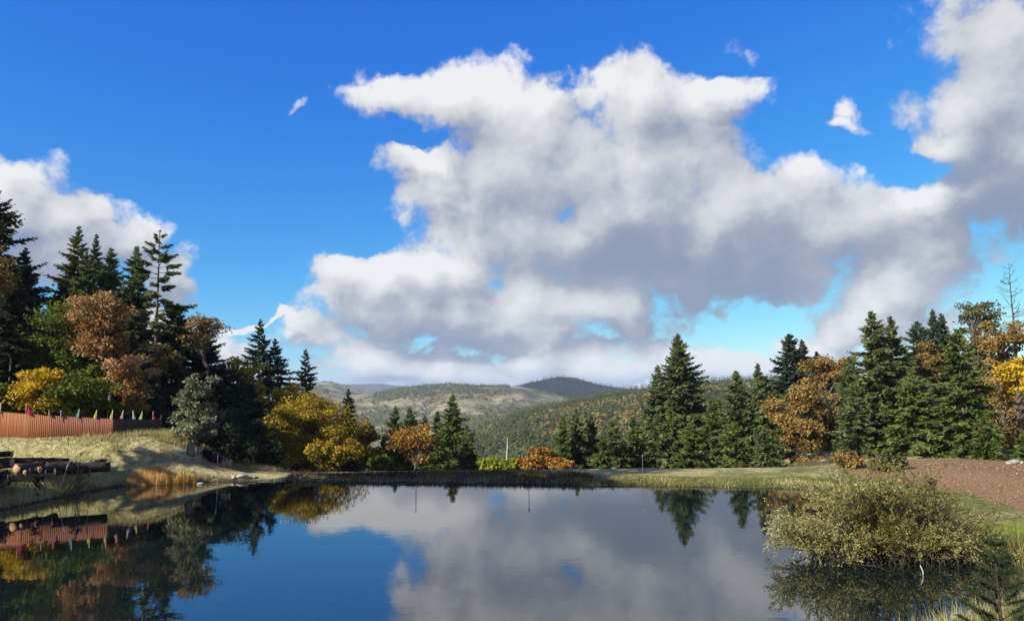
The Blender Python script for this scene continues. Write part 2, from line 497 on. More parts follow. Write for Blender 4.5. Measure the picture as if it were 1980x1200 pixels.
def grid_mesh(name, X, Y, Z, m, attrs=None):
    ny, nx = X.shape
    me = bpy.data.meshes.new(name)
    v = np.stack([X, Y, Z], -1).reshape(-1, 3)
    me.vertices.add(len(v)); me.vertices.foreach_set('co', v.astype(np.float32).ravel())
    i = (np.arange(ny - 1)[:, None] * nx + np.arange(nx - 1)[None]).ravel()
    q = np.stack([i, i + 1, i + nx + 1, i + nx], -1)
    me.loops.add(q.size); me.loops.foreach_set('vertex_index', q.ravel().astype(np.int32))
    me.polygons.add(len(q)); me.polygons.foreach_set('loop_start', (np.arange(len(q)) * 4).astype(np.int32))
    me.polygons.foreach_set('use_smooth', np.ones(len(q), bool))
    me.materials.append(m)
    for k, a in (attrs or {}).items():
        at_ = me.attributes.new(k, 'FLOAT', 'POINT'); at_.data.foreach_set('value', np.asarray(a, np.float32).ravel())
    me.update(calc_edges=True)
    return link(bpy.data.objects.new(name, me))


# ground colours by kind of cover: dry grass, green grass, bare earth, mud at the waterline, painted shade under trees
m_ground, nt, out = mat('meadow_ground')
co = N(nt, 'ShaderNodeTexCoord').outputs['Object']
nf = NOISE(nt, co, 2.6, 7, 0.68); nm = NOISE(nt, co, 0.45, 5, 0.6)
nfine = NOISE(nt, VM(nt, 'MULTIPLY', co, (1, 0.5, 1)), 11, 5, 0.7)
dry = MIX(nt, SS(nt, nf, 0.3, 0.7), (0.19, 0.16, 0.065), (0.47, 0.42, 0.205))
green = MIX(nt, SS(nt, nf, 0.3, 0.7), (0.06, 0.075, 0.018), (0.19, 0.2, 0.055))
moss = MIX(nt, SS(nt, nf, 0.3, 0.7), (0.10, 0.15, 0.012), (0.24, 0.30, 0.03))
earth = MIX(nt, SS(nt, nfine, 0.3, 0.72), (0.13, 0.075, 0.037), (0.35, 0.225, 0.125))
mud_shade = MIX(nt, SS(nt, nf, 0.3, 0.7), (0.025, 0.02, 0.014), (0.075, 0.058, 0.04))


def A(n): return N(nt, 'ShaderNodeAttribute', attribute_name=n).outputs['Fac']


c = MIX(nt, SS(nt, M(nt, 'ADD', A('dry'), M(nt, 'MULTIPLY', M(nt, 'SUBTRACT', nm, 0.5), 1.2)), 0.25, 0.75), green, dry)
c = MIX(nt, SS(nt, M(nt, 'ADD', A('moss'), M(nt, 'SUBTRACT', nm, 0.5)), 0.3, 0.7), c, moss)
c = MIX(nt, SS(nt, M(nt, 'ADD', A('earth'), M(nt, 'MULTIPLY', M(nt, 'SUBTRACT', nm, 0.5), 0.9)), 0.3, 0.7), c, earth)
c = MIX(nt, A('mud_shade'), c, mud_shade)
p = N(nt, 'ShaderNodeBsdfPrincipled'); nt.links.new(c, p.inputs['Base Color'])
p.inputs['Roughness'].default_value = 0.95; p.inputs['Specular IOR Level'].default_value = 0.1
b = N(nt, 'ShaderNodeBump'); b.inputs['Strength'].default_value = 0.8; b.inputs['Distance'].default_value = 0.12
nt.links.new(nfine, b.inputs['Height']); nt.links.new(b.outputs[0], p.inputs['Normal']); nt.links.new(p.outputs[0], out.inputs[0])

xs = np.arange(-105, 105.1, 0.55); ys = np.arange(-30, 130.1, 0.5)
X, Y = np.meshgrid(xs, ys)
Dd = sdf(X, Y).reshape(X.shape)
Z = land(X, Y, Dd.ravel()).reshape(X.shape)
a_mud_shade = (1 - sst(Dd, 0.1, 0.7)) * (Dd < 0.8)
# track round the pond: bare earth on the far crest, wide dirt pad on the right
trk = sst(Dd, 1.6, 2.4) * (1 - sst(Dd, 4.6, 5.6)) * (Y > 50) * sst(X, -27, -24) * (1 - sst(X, 4, 9))
shade_bank = sst(X, -16, -12) * (1 - sst(X, 1, 5)) * (Y > 50) * sst(Dd, 0.1, 0.6) * 0.75
pad = sst(X, 24.5, 28) * sst(Y, 33.5 + 0.0 * X, 37.5) * (1 - sst(Y, 60, 64)) * sst(Dd, 2.5, 4.5)
leftpath = sst(Dd, 1.4, 2.2) * (1 - sst(Dd, 2.6, 3.4)) * (X < -20) * (X > -29) * (Y > 50) * 0.55
under_tree_shade = sst(Y, 62 + 3.0 * (X > -5), 68)
a_earth = np.clip(np.maximum.reduce([trk, pad, leftpath, shade_bank]), 0, 1)
a_mud_shade = np.maximum(a_mud_shade, 0.8 * under_tree_shade * (fbm(X * .3, Y * .3, 44, 3) > -0.2))  # forest floor darkened to stand for the black shade under the trees
a_moss = sst(X, 17, 20) * sst(Y, 29, 31) * (1 - sst(Y, 35.5, 37.5)) * 1.0
a_dry = np.clip(0.5 + 0.5 * sst(Y, 50, 58) - 0.35 * (X > 8) * (Y > 45) - 0.3 * (X < -22) * (Y > 47) + 0.5 * (X < -22) * sst(Y, 57.5, 60) * sst(X, -39, -33) + 0.35 * sst(X, -29, -26) * (X < -15) - 0.5 * (Y < 30) + 0.8 * fbm(X * .12, Y * .12, 5, 4), 0, 1)
ground = tag(grid_mesh('ground', X, Y, Z, m_ground, dict(mud_shade=a_mud_shade, earth=a_earth, moss=a_moss, dry=a_dry)), kind='structure')

m_water, nt, out = mat('pond_water')
co = N(nt, 'ShaderNodeTexCoord').outputs['Object']
p = N(nt, 'ShaderNodeBsdfPrincipled')
p.inputs['Base Color'].default_value = (0.006, 0.011, 0.010, 1); p.inputs['Roughness'].default_value = 0.012
p.inputs['IOR'].default_value = 2.0; p.inputs['Specular IOR Level'].default_value = 0.85
w = M(nt, 'ADD', NOISE(nt, VM(nt, 'MULTIPLY', co, (0.9, 1.6, 1)), 1.4, 3, 0.55), M(nt, 'MULTIPLY', NOISE(nt, co, 0.25, 2), 1.5))
b = N(nt, 'ShaderNodeBump'); b.inputs['Strength'].default_value = 0.03; b.inputs['Distance'].default_value = 0.05
nt.links.new(w, b.inputs['Height']); nt.links.new(b.outputs[0], p.inputs['Normal']); nt.links.new(p.outputs[0], out.inputs[0])
wx = np.linspace(-48, 34, 40); wy = np.linspace(9, 60, 30)
WX, WY = np.meshgrid(wx, wy)
tag(grid_mesh('water', WX, WY, WX * 0, m_water), kind='structure')

# ---- the land beyond: valley floor, hills, mountains
m_far, nt, out = mat('valley_ground')
co = N(nt, 'ShaderNodeTexCoord').outputs['Object']
n = NOISE(nt, co, 0.02, 8, 0.65)
p = N(nt, 'ShaderNodeBsdfPrincipled'); p.inputs['Roughness'].default_value = 1; p.inputs['Specular IOR Level'].default_value = 0
nt.links.new(MIX(nt, SS(nt, n, 0.35, 0.65), (0.035, 0.045, 0.02), (0.10, 0.09, 0.04)), p.inputs['Base Color'])
nt.links.new(p.outputs[0], out.inputs[0])
th = np.linspace(0, 2 * np.pi, 181); rr = np.concatenate([np.linspace(100, 300, 22), np.geomspace(330, 14000, 40)])
TH, RR = np.meshgrid(th, rr)
VX, VY = RR * np.sin(TH), RR * np.cos(TH)
front = sst(np.cos(TH), -0.3, 0.35)
VZ = land(VX, VY) - 0.6
farz = -0.6 - front * (6 + 54 * sst(RR, 110, 420) + 60 * sst(RR, 400, 1300)) + 9 * fbm(VX * .004, VY * .004, 21, 4)
k = sst(RR, 100, 150)
VZ = VZ * (1 - k) + farz * k
tag(grid_mesh('valley_ground', VX, VY, VZ, m_far), kind='structure')


def hill_surface(crest, r0, r1, z0, seed, amp, x0, x1, nx=220, nv=90, gul=0.0, expo=1.0):
    """terrain from a foot at distance r0 to a crest at r1 (crest heights read as elevations), then down its far side"""
    cx = np.array([c[0] for c in crest], float); cy = np.array([c[1] for c in crest], float)
    px = np.linspace(x0, x1, nx); v = np.linspace(0, 1.35, nv)
    PX, V = np.meshgrid(px, v)
    tanx = np.array([gno(a, b_)[0] for a, b_ in zip(px, np.interp(px, cx, cy))])
    tanz = np.array([gno(a, b_)[1] for a, b_ in zip(px, np.interp(px, cx, cy))])
    R = r0 + (r1 - r0) * V
    XX = R * tanx[None]; YY = R + 0 * XX
    zc = 7 + tanz[None] * r1
    s = np.clip(V, 0, 1) ** expo
    s = s * s * (3 - 2 * s) * 0.5 + s * 0.5
    ZZ = z0 + (zc - z0) * s
    nz = fbm(XX * amp[1], YY * amp[1], seed, 5)
    ZZ = ZZ + amp[0] * nz * np.sin(np.pi * np.clip(V, 0, 1)) ** 0.7
    if gul:
        g = np.abs(fbm(XX * amp[1] * 1.6 + 3, YY * amp[1] * 0.5, seed + 5, 4)) * 2
        ZZ = ZZ - gul * (1 - np.clip(g * 2.2, 0, 1)) * np.sin(np.pi * np.clip(V, 0, 1))
    ZZ = ZZ - np.maximum(V - 1, 0) * (r1 - r0) * 0.28
    return PX, XX, YY, ZZ


def hill_mat(name, c0, c1, c2, scale, thr):
    m, nt, out = mat(name)
    co = N(nt, 'ShaderNodeTexCoord').outputs['Object']
    n1 = NOISE(nt, co, scale, 7, 0.62); n2 = NOISE(nt, co, scale * 5, 5, 0.65)
    c = MIX(nt, SS(nt, n2, 0.3, 0.7), c0, c1)
    c = MIX(nt, SS(nt, n1, thr - 0.04, thr + 0.05), c, c2)
    p = N(nt, 'ShaderNodeBsdfPrincipled'); p.inputs['Roughness'].default_value = 1; p.inputs['Specular IOR Level'].default_value = 0
    nt.links.new(c, p.inputs['Base Color']); nt.links.new(p.outputs[0], out.inputs[0])
    return m


m_tan = hill_mat('dry_hill_grass', (0.13, 0.115, 0.063), (0.30, 0.26, 0.155), (0.085, 0.085, 0.045), 0.004, 0.55)
m_wood = hill_mat('wooded_hill_floor', (0.03, 0.035, 0.015), (0.10, 0.085, 0.035), (0.025, 0.03, 0.014), 0.01, 0.55)
m_cloud_shade = hill_mat('cloud_shaded_forest', (0.008, 0.012, 0.01), (0.018, 0.023, 0.017), (0.007, 0.01, 0.009), 0.004, 0.55)  # forest slope colour darkened to carry the shadow of a cloud
m_blue = hill_mat('distant_ridge', (0.05, 0.055, 0.045), (0.09, 0.09, 0.07), (0.04, 0.045, 0.04), 0.002, 0.55)

HILL_R = hill_surface([(860, 880), (920, 836), (960, 818), (1000, 806), (1100, 784), (1200, 765), (1300, 752), (1400, 746), (1550, 735), (1800, 720), (2300, 715)], 260, 950, -48, 31, (16, 0.008), 820, 2300, 200, 80)
tag(grid_mesh('wooded_hill', *HILL_R[1:], m_wood), kind='structure')
HILL_T = hill_surface([(-300, 750), (300, 745), (560, 742), (620, 752), (680, 764), (720, 760), (770, 752), (820, 746), (870, 743), (920, 747), (970, 746), (1010, 747), (1060, 760), (1110, 774), (1160, 784), (1250, 800), (1500, 820)], 1150, 2500, -118, 41, (52, 0.0024), -300, 1500, 320, 120, gul=30)
tag(grid_mesh('grassy_hills', *HILL_T[1:], m_tan), kind='structure')
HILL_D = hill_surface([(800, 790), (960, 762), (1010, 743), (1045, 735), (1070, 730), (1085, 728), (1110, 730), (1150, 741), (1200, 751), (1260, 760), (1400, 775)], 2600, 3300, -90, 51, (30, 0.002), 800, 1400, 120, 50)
tag(grid_mesh('cloud_shaded_mountain', *HILL_D[1:], m_cloud_shade), kind='structure')
HILL_G = hill_surface([(-200, 745), (500, 742), (600, 738), (640, 737), (670, 744), (730, 760), (800, 780)], 2700, 3600, -90, 61, (40, 0.002), -200, 800, 120, 50, gul=20)
tag(grid_mesh('brown_hill', *HILL_G[1:], m_tan), kind='structure')
HILL_B = hill_surface([(-400, 742), (500, 741), (690, 742), (740, 741), (770, 745), (850, 748), (1100, 752), (1180, 747), (1230, 751), (1400, 752), (2400, 745)], 5500, 8000, -120, 71, (60, 0.0008), -400, 2400, 200, 40)
tag(grid_mesh('far_ridge', *HILL_B[1:], m_blue), kind='structure')

# ------------------------------------------------------------------ trees
UPV = np.array([0, 0, 1.0])


def nrm(a): return a / (np.linalg.norm(a, axis=-1, keepdims=True) + 1e-9)


def conifer_mesh(H, R, rs, z0=0.015, bd=9.5, K=14, droop=0.24, expo=0.82, spray=1.0, ragged=0.42, bare=0.0):
    """crown of needle sprays on whorled branches; trunk with the branch wood"""
    cr, tr = MB(), MB()
    zb = z0 * H
    nb = int((H - zb) * bd)
    t = (np.arange(nb) + 1.6 * (rs.random(nb) - 0.3)) / nb
    if bare: t = np.round(t * 22) / 22 + rs.normal(0, 0.006, nb)
    t = np.clip(t, 0, 0.995)
    z = zb + (H - zb) * t
    az = np.arange(nb) * 2.39996 + rs.normal(0, 0.5, nb)
    L = 1.32 * R * ((1 - t) ** expo) * (1 - ragged * rs.random(nb) ** 1.4) * (0.82 + 0.18 * sst(t, 0, 0.12)) + 0.05 * spray
    # lopsided crown
    ph = rs.random() * 6.28
    L = L * (1 + 0.16 * np.cos(az - ph) + 0.12 * np.cos(3 * az + 7 * t + ph))
    el = np.radians(-8 + 42 * t ** 1.5 + rs.normal(0, 6, nb))
    dh = np.stack([np.cos(az), np.sin(az), 0 * az], -1)
    lean = rs.normal(0, 0.018, 2)

    def axis(zz): return np.stack([lean[0] * zz, lean[1] * zz, zz], -1)

    def bpos(s):
        s = np.asarray(s)
        hor = (L * np.cos(el))[:, None] * s
        ver = (L * np.sin(el))[:, None] * s - droop * L[:, None] * s ** 2 + 0.75 * droop * L[:, None] * s ** 3.5
        return axis(z)[:, None] + dh[:, None] * hor[..., None] + UPV * ver[..., None]
    s = (np.arange(K)[None] + rs.random((nb, K))) / K
    s = 0.1 + 0.9 * s
    if bare: s = 0.25 + 0.75 * s
    P = bpos(s)
    side_dir = np.stack([-np.sin(az), np.cos(az), 0 * az], -1)
    brt = rs.random(nb)
    bq = rs.normal(0, 0.3, nb)
    for sg in (-1, 1, 0):
        for rep in range(2 if sg else 1):
            ang = np.radians(rs.uniform(28, 72, (nb, K))) if sg else rs.normal(0, 0.25, (nb, K))
            ax = dh[:, None] * np.cos(ang)[..., None] + side_dir[:, None] * (np.sin(ang) * (sg or 1))[..., None]
            ax = ax + UPV * (rs.normal(-0.1, 0.3, (nb, K)) - droop * 0.6)[..., None]
            ln = np.clip(0.36 * L[:, None] * (1.05 - s) + (0.07 + 0.17 * (1 - t))[:, None] * spray, 0.08, 0.85 * spray) * rs.uniform(0.6, 1.3, (nb, K))
            ax = nrm(ax) * ln[..., None]
            wv = np.cross(ax, UPV); wv = nrm(wv + UPV * (bq[:, None] + rs.normal(0, 0.85, (nb, K)))[..., None]) * (ln * rs.uniform(0.2, 0.38, (nb, K)))[..., None]
            base = P + rs.normal(0, 0.06 * spray, P.shape)
            tone = (0.55 * brt[:, None] + 0.45 * rs.random((nb, K)))
            cr.blades(base.reshape(-1, 3), ax.reshape(-1, 3), wv.reshape(-1, 3), tone.ravel())
    # leader
    n = 40
    tt_ = rs.random(n); zz = H * (1 - 0.09 * tt_)
    a2 = rs.random(n) * 6.28
    ax = np.stack([np.cos(a2), np.sin(a2), rs.uniform(0.5, 1.2, n)], -1) * (0.05 + 0.03 * H * tt_ * rs.uniform(0.4, 1, n))[:, None]
    cr.blades(axis(zz), ax, nrm(np.cross(ax, UPV)) * 0.05 * spray, rs.random(n))
    cr.blades(axis(np.array([H * 0.97])), UPV[None] * 0.035 * H, np.array([[0.06, 0, 0]]), 0.5)
    zt = np.linspace(-0.8, H * 0.985, 9)
    r0 = 0.011 * H + 0.05
    tr.tube(axis(zt), r0 * (1 - np.clip(zt / H, 0, 1)) ** 0.9 + 0.012, 7)
    sb = np.linspace(0, 0.85, 4)[None].repeat(nb, 0)
    B = bpos(sb)
    for i in range(0, nb, 1 if bare else 2):
        tr.tube(B[i], (0.012 + 0.011 * L[i]) * np.array([1, .7, .45, .15]), 3, cap=False)
    return cr, tr


def broadleaf_mesh(H, lobes, rs, nclump=55, leaf=0.3, per=130, bare=0.0, limb=1.0, spread=1.0):
    """lobes: (x, y, z, rx, ry, rz) ellipsoids about the trunk base; leaf clumps near their skins hang on limbs"""
    cr, tr = MB(), MB()
    vol = np.array([l[3] * l[4] * l[5] for l in lobes]) ** 0.67
    lean = rs.normal(0, 0.03, 2)
    zf = min(l[2] - l[5] for l in lobes)
    fork = max(0.16 * H, min(zf + 0.15 * H, 0.5 * H))
    top = max(lobes, key=lambda l: l[2])
    zt = np.linspace(-0.8, top[2], 7)
    tx = np.interp(zt, [0, fork, top[2]], [0, lean[0] * fork, top[0] * 0.7]); ty = np.interp(zt, [0, fork, top[2]], [0, lean[1] * fork, top[1] * 0.7])
    wob = rs.normal(0, 0.02 * H, (7, 2)); wob[:2] = 0
    tp = np.stack([tx + wob[:, 0], ty + wob[:, 1], zt], -1)
    r0 = 0.017 * H + 0.07
    tr.tube(tp, r0 * np.linspace(1, 0.18, 7) * limb, 7)
    for i in range(nclump):
        l = lobes[rs.choice(len(lobes), p=vol / vol.sum())]
        u = nrm(rs.normal(0, 1, 3)); u[2] = u[2] * 0.9 + 0.12
        rad = rs.random() ** 0.38
        c = np.array(l[:3]) + u * rad * np.array(l[3:]) * 0.92
        c = c + rs.normal(0, 0.13, 3) * np.array(l[3:])
        if c[2] < 0.25: c[2] = 0.25 + 0.3 * rs.random()
        # limb to the clump
        zst = np.clip(c[2] - rs.uniform(0.35, 0.8) * np.hypot(c[0], c[1]) - 0.08 * H, 0.12 * H, top[2])
        st = np.array([np.interp(zst, zt, tp[:, k]) for k in range(3)])
        mid = (st + c) / 2 + np.array([0, 0, 0.1 * np.linalg.norm(c - st)]) + rs.normal(0, 0.12, 3)
        q = np.linspace(0, 1, 5)[:, None]
        pts = (1 - q) ** 2 * st + 2 * q * (1 - q) * mid + q * q * c
        pts[1:-1] += rs.normal(0, 0.05, (3, 3))
        tr.tube(pts, (0.02 + 0.006 * H) * np.linspace(1, 0.2, 5) * limb, 4, cap=False)
        if rs.random() < bare:
            for k in range(5):
                e = c + rs.normal(0, 0.5, 3)
                tr.tube([pts[3], (pts[3] + e) / 2 + rs.normal(0, .06, 3), e], np.array([.025, .015, .006]) * limb, 3, cap=False)
            if rs.random() < 0.6: continue
        cs = np.array([rs.uniform(0.75, 1.35), rs.uniform(0.75, 1.35), rs.uniform(0.4, 0.75)]) * rs.uniform(0.4, 1.2) * spread * (np.mean(l[3:]) * 0.32 + 0.22)
        n = int(per * rs.uniform(0.6, 1.3))
        uu = nrm(rs.normal(0, 1, (n, 3))) * (rs.random((n, 1)) ** 0.45)
        pc = c + uu * cs
        pc[:, 2] = np.maximum(pc[:, 2], 0.03)
        ax = nrm(rs.normal(0, 1, (n, 3)) + uu * 0.8 + np.array([0, 0, -0.25])) * (leaf * rs.uniform(0.35, 1.25, n))[:, None]
        wv = nrm(np.cross(ax, rs.normal(0, 1, (n, 3)))) * (leaf * rs.uniform(0.26, 0.42, n))[:, None]
        cr.diamonds(pc, ax, wv, 0.6 * rs.random() + 0.4 * rs.random(n))
    return cr, tr


def place_tree(name, x, y, label, cr, tr, leafmat, bark=BARK, group=None, cat='tree', z=None):
    z = gz_(x, y) if z is None else z
    root = empty(name, (x, y, z), label, cat, group)
    cr.obj('crown', leafmat, root)
    tr.obj('trunk', bark, root, smooth=True)
    return root


SEED = [100]


def conifer(px, tip, Y, wpx, kind, label, name='fir_tree', group=None, **kw):
    SEED[0] += 1
    rs = np.random.default_rng(SEED[0])
    P = at(px, tip, Y)
    z = gz_(P[0], Y)
    H = P[2] - z
    R = wpx / 2 * Y / F
    kw.setdefault('spray', float(np.clip(Y / 80, 0.6, 1.1)))
    kw.setdefault('droop', rs.uniform(0.14, 0.36)); kw.setdefault('expo', rs.uniform(0.66, 0.9)); kw.setdefault('ragged', rs.uniform(0.32, 0.58))
    cr, tr = conifer_mesh(H, R, rs, **kw)
    return place_tree(name, P[0], Y, label, cr, tr, LEAF[kind], group=group, z=z)


def broad(px, Y, boxes, kind, label, name='maple_tree', group=None, base_px=None, bark=BARK, cat='tree', **kw):
    """boxes: crown lobes as (x0, x1, top, bottom) in photo pixels at distance Y"""
    SEED[0] += 1
    rs = np.random.default_rng(SEED[0])
    B = at(px, 900, Y)
    x, z = B[0], gz_(B[0], Y)
    lobes = []
    for x0, x1, y0, y1 in boxes:
        a, b_ = at(x0, y0, Y), at(x1, y1, Y)
        rx, rz = (b_[0] - a[0]) / 2, (a[2] - b_[2]) / 2
        lobes.append(((a[0] + b_[0]) / 2 - x, rs.normal(0, 0.15 * rx), (a[2] + b_[2]) / 2 - z, rx, rx * 0.9, rz))
    lift = max(0.0, 0.7 - max(l[2] + l[5] for l in lobes))
    lobes = [(l[0], l[1], l[2] + lift, *l[3:]) for l in lobes]
    H = max(l[2] + l[5] for l in lobes)
    area = sum(l[3] * l[5] for l in lobes)
    kw.setdefault('nclump', int(np.clip(26 + 3.2 * area, 30, 150)))
    kw.setdefault('leaf', 0.2 + 0.0014 * Y)
    cr, tr = broadleaf_mesh(H, lobes, rs, **kw)
    return place_tree(name, x, Y, label, cr, tr, LEAF[kind], bark, group, cat, z)


g_l, g_c, g_r = 'conifers behind the fence on the left', 'conifers below the far bank', 'conifers on the right behind the bank'
# left wood
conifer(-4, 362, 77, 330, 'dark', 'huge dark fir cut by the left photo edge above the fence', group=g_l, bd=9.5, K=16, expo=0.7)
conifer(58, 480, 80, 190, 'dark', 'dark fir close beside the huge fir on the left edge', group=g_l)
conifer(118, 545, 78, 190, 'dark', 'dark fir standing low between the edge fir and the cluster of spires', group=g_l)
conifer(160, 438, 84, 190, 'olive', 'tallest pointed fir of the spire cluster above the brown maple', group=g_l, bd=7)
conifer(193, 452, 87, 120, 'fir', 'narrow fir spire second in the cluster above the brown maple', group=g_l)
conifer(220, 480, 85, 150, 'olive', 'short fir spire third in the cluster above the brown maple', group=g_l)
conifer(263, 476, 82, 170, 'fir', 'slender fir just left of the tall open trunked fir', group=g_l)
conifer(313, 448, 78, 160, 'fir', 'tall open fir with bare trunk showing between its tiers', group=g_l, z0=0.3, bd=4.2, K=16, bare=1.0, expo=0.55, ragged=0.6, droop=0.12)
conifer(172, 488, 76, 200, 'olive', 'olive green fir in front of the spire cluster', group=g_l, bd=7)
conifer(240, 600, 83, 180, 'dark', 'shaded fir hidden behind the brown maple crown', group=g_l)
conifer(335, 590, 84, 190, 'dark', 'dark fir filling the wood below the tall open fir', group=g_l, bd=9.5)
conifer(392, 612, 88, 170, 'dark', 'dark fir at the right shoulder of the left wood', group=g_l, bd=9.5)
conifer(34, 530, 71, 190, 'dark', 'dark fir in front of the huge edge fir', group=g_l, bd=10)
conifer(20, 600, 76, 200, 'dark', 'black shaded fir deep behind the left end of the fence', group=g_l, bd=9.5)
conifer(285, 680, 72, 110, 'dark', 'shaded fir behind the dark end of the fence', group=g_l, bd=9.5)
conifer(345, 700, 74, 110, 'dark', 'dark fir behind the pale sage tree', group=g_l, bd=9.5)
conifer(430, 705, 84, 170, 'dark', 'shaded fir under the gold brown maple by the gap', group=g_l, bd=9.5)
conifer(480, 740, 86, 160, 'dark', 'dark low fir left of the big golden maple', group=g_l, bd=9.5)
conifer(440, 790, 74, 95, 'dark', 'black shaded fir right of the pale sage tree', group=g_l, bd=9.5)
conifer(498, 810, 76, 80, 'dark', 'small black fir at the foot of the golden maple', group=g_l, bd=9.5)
broad(150, 72, [(62, 205, 588, 700), (50, 150, 660, 760), (120, 235, 680, 770)], 'green', 'wide bright olive green broadleaf tree behind the fence', 'broadleaf_tree')
broad(208, 70, [(148, 262, 568, 650), (155, 250, 630, 715)], 'brown', 'tan brown maple with dry leaves, upper one above the fence', per=110)
broad(255, 68, [(216, 292, 680, 760), (228, 290, 735, 808)], 'brown', 'smaller tan brown maple just behind the fence flags', per=120)
broad(72, 65.5, [(18, 122, 716, 796), (60, 108, 706, 750)], 'yellow', 'small yellow leaved maple behind the red flag', per=90)
broad(165, 67, [(112, 222, 722, 806), (195, 245, 770, 818)], 'green', 'olive green bushy tree behind the teal flag', 'broadleaf_tree')
broad(8, 66, [(-30, 36, 742, 806)], 'green', 'green bush at the left photo edge behind the yellow flag', 'broadleaf_tree')
broad(-8, 60.5, [(-60, 45, 485, 580)], 'rust', 'rust leaved maple spray in front of the huge edge fir', bare=0.3, per=70, limb=0.35)
broad(395, 84, [(352, 428, 612, 690)], 'rust', 'rust leaved maple at the right shoulder of the left wood', bare=0.3, per=80)
broad(300, 76, [(262, 345, 660, 730)], 'rust', 'dull rust maple in the shade under the tall open fir', bare=0.4, per=70)
broad(382, 63, [(345, 412, 710, 790), (332, 425, 765, 850), (350, 430, 800, 862)], 'sage', 'pale sage green weeping conifer beside the mound', 'conifer_tree', per=190, leaf=0.26, nclump=75, spread=0.8)
broad(465, 90, [(424, 500, 688, 760), (440, 510, 740, 800)], 'gold', 'golden brown maple below the dark blue fir', bare=0.2, per=90)
conifer(505, 617, 115, 150, 'bluefir', 'dark blue green pointed fir against the sky, taller of two', group=g_l, bd=6)
conifer(531, 655, 117, 110, 'bluefir', 'narrow blue green fir tucked right of the taller one', group=g_l, bd=6)
conifer(596, 674, 122, 112, 'bluefir', 'lone fir spire with gaps right of the dark blue fir', group=g_l, bd=5, ragged=0.55)
broad(606, 78, [(512, 600, 795, 905), (590, 712, 785, 905), (535, 668, 762, 840), (560, 650, 835, 908)], 'gold', 'big golden maple spreading above the far left bank', per=230, bare=0.05, leaf=0.24, nclump=150, spread=1.15)
broad(556, 88, [(510, 602, 745, 810)], 'gold', 'golden maple top behind the big golden maple', bare=0.1)
broad(655, 73, [(640, 698, 840, 896), (600, 650, 850, 898)], 'gold', 'low golden shrub at the right foot of the big golden maple', 'maple_shrub', cat='shrub')
conifer(672, 752, 100, 85, 'dark', 'small dark fir peeking over the golden maple', group=g_l, bd=7)
broad(708, 95, [(688, 728, 818, 868)], 'orange', 'small bright orange maple right of the golden maple')
broad(716, 80, [(688, 744, 862, 906)], 'gold', 'low yellow bush on the bank right of the orange maple', 'maple_shrub', cat='shrub')
# centre, below the bank
conifer(768, 785, 88, 85, 'fir', 'green fir left of the bare limbed orange maple', group=g_c)
conifer(792, 787, 92, 80, 'fir', 'green fir twin tip just behind the bare limbed maple', group=g_c)
conifer(742, 840, 82, 56, 'olive', 'short olive fir at the left of the centre clump', group=g_c)
broad(800, 80, [(755, 842, 816, 880), (770, 845, 850, 900)], 'orange', 'half bare orange maple with pale forked trunk', bark=BARK_PALE, bare=0.55, per=75, nclump=60, limb=0.55)
conifer(824, 804, 93, 42, 'fir', 'thin green fir right of the bare limbed maple', group=g_c)
conifer(846, 795, 95, 44, 'fir', 'thin green fir left of the big centre fir', group=g_c)
conifer(874, 764, 88, 118, 'olive', 'largest olive green fir of the centre clump', group=g_c, bd=10)
conifer(905, 822, 83, 58, 'fir', 'low fir at the right side of the centre clump', group=g_c)
conifer(848, 842, 79, 60, 'olive', 'short olive fir in front of the largest centre fir', group=g_c)
for px, x0, x1, y0, y1, kd, lb in ((950, 932, 972, 886, 912, 'lime', 'yellow green bush peeping over the shaded bank, left one'),
                                   (986, 968, 1004, 888, 912, 'lime', 'yellow green bush between the yellow and the orange bush'),
                                   (1014, 994, 1036, 886, 912, 'orange', 'low orange bush left of the round orange maple'),
                                   (1088, 1066, 1110, 888, 912, 'orange', 'low orange bush right of the round orange maple'),
                                   (565, 528, 604, 856, 912, 'gold', 'low golden shrub at the left foot of the big golden maple'),
                                   (622, 596, 660, 868, 912, 'gold', 'low golden shrub under the middle of the big golden maple'),
                                   (735, 716, 760, 884, 912, 'green', 'low green bush at the foot of the centre clump')):
    broad(px, 76, [(x0, x1, y0, y1)], kd, lb, 'maple_shrub', cat='shrub', nclump=26)
broad(1043, 80, [(1014, 1072, 864, 912)], 'orange', 'round orange maple standing alone left of the young firs', nclump=36)
# right of centre
conifer(1110, 790, 82, 78, 'fir', 'young fir with the highest tip of the trio right of the orange maple', group=g_c, bd=10)
conifer(1086, 806, 80, 62, 'olive', 'young olive fir leftmost of the trio right of the orange maple', group=g_c, bd=10)
conifer(1142, 800, 84, 72, 'fir', 'young fir rightmost of the trio right of the orange maple', group=g_c, bd=10)
conifer(1186, 812, 82, 80, 'fir', 'broad low fir between the trio and the tall pointed fir', group=g_c, bd=10)
conifer(1224, 806, 86, 80, 'olive', 'olive fir at the left foot of the tall pointed fir', group=g_c, bd=10)
conifer(1165, 850, 77, 64, 'olive', 'short olive fir low in front of the young firs', group=g_c, bd=10)
conifer(1274, 706, 104, 110, 'fir', 'shorter thin topped fir left of the tall pointed fir', group=g_r, bd=7)
conifer(1313, 645, 102, 195, 'fir', 'tall pointed fir standing out against the sky right of centre', group=g_r, bd=11, K=16, expo=0.85, ragged=0.38, droop=0.2)
conifer(1268, 800, 84, 90, 'fir', 'spreading fir in front of the tall pointed fir, left', group=g_r, bd=10)
conifer(1375, 770, 88, 100, 'olive', 'olive fir right of the tall pointed fir', group=g_r, bd=10)
conifer(1335, 815, 80, 90, 'olive', 'low olive fir in front of the tall pointed fir', group=g_r, bd=10)
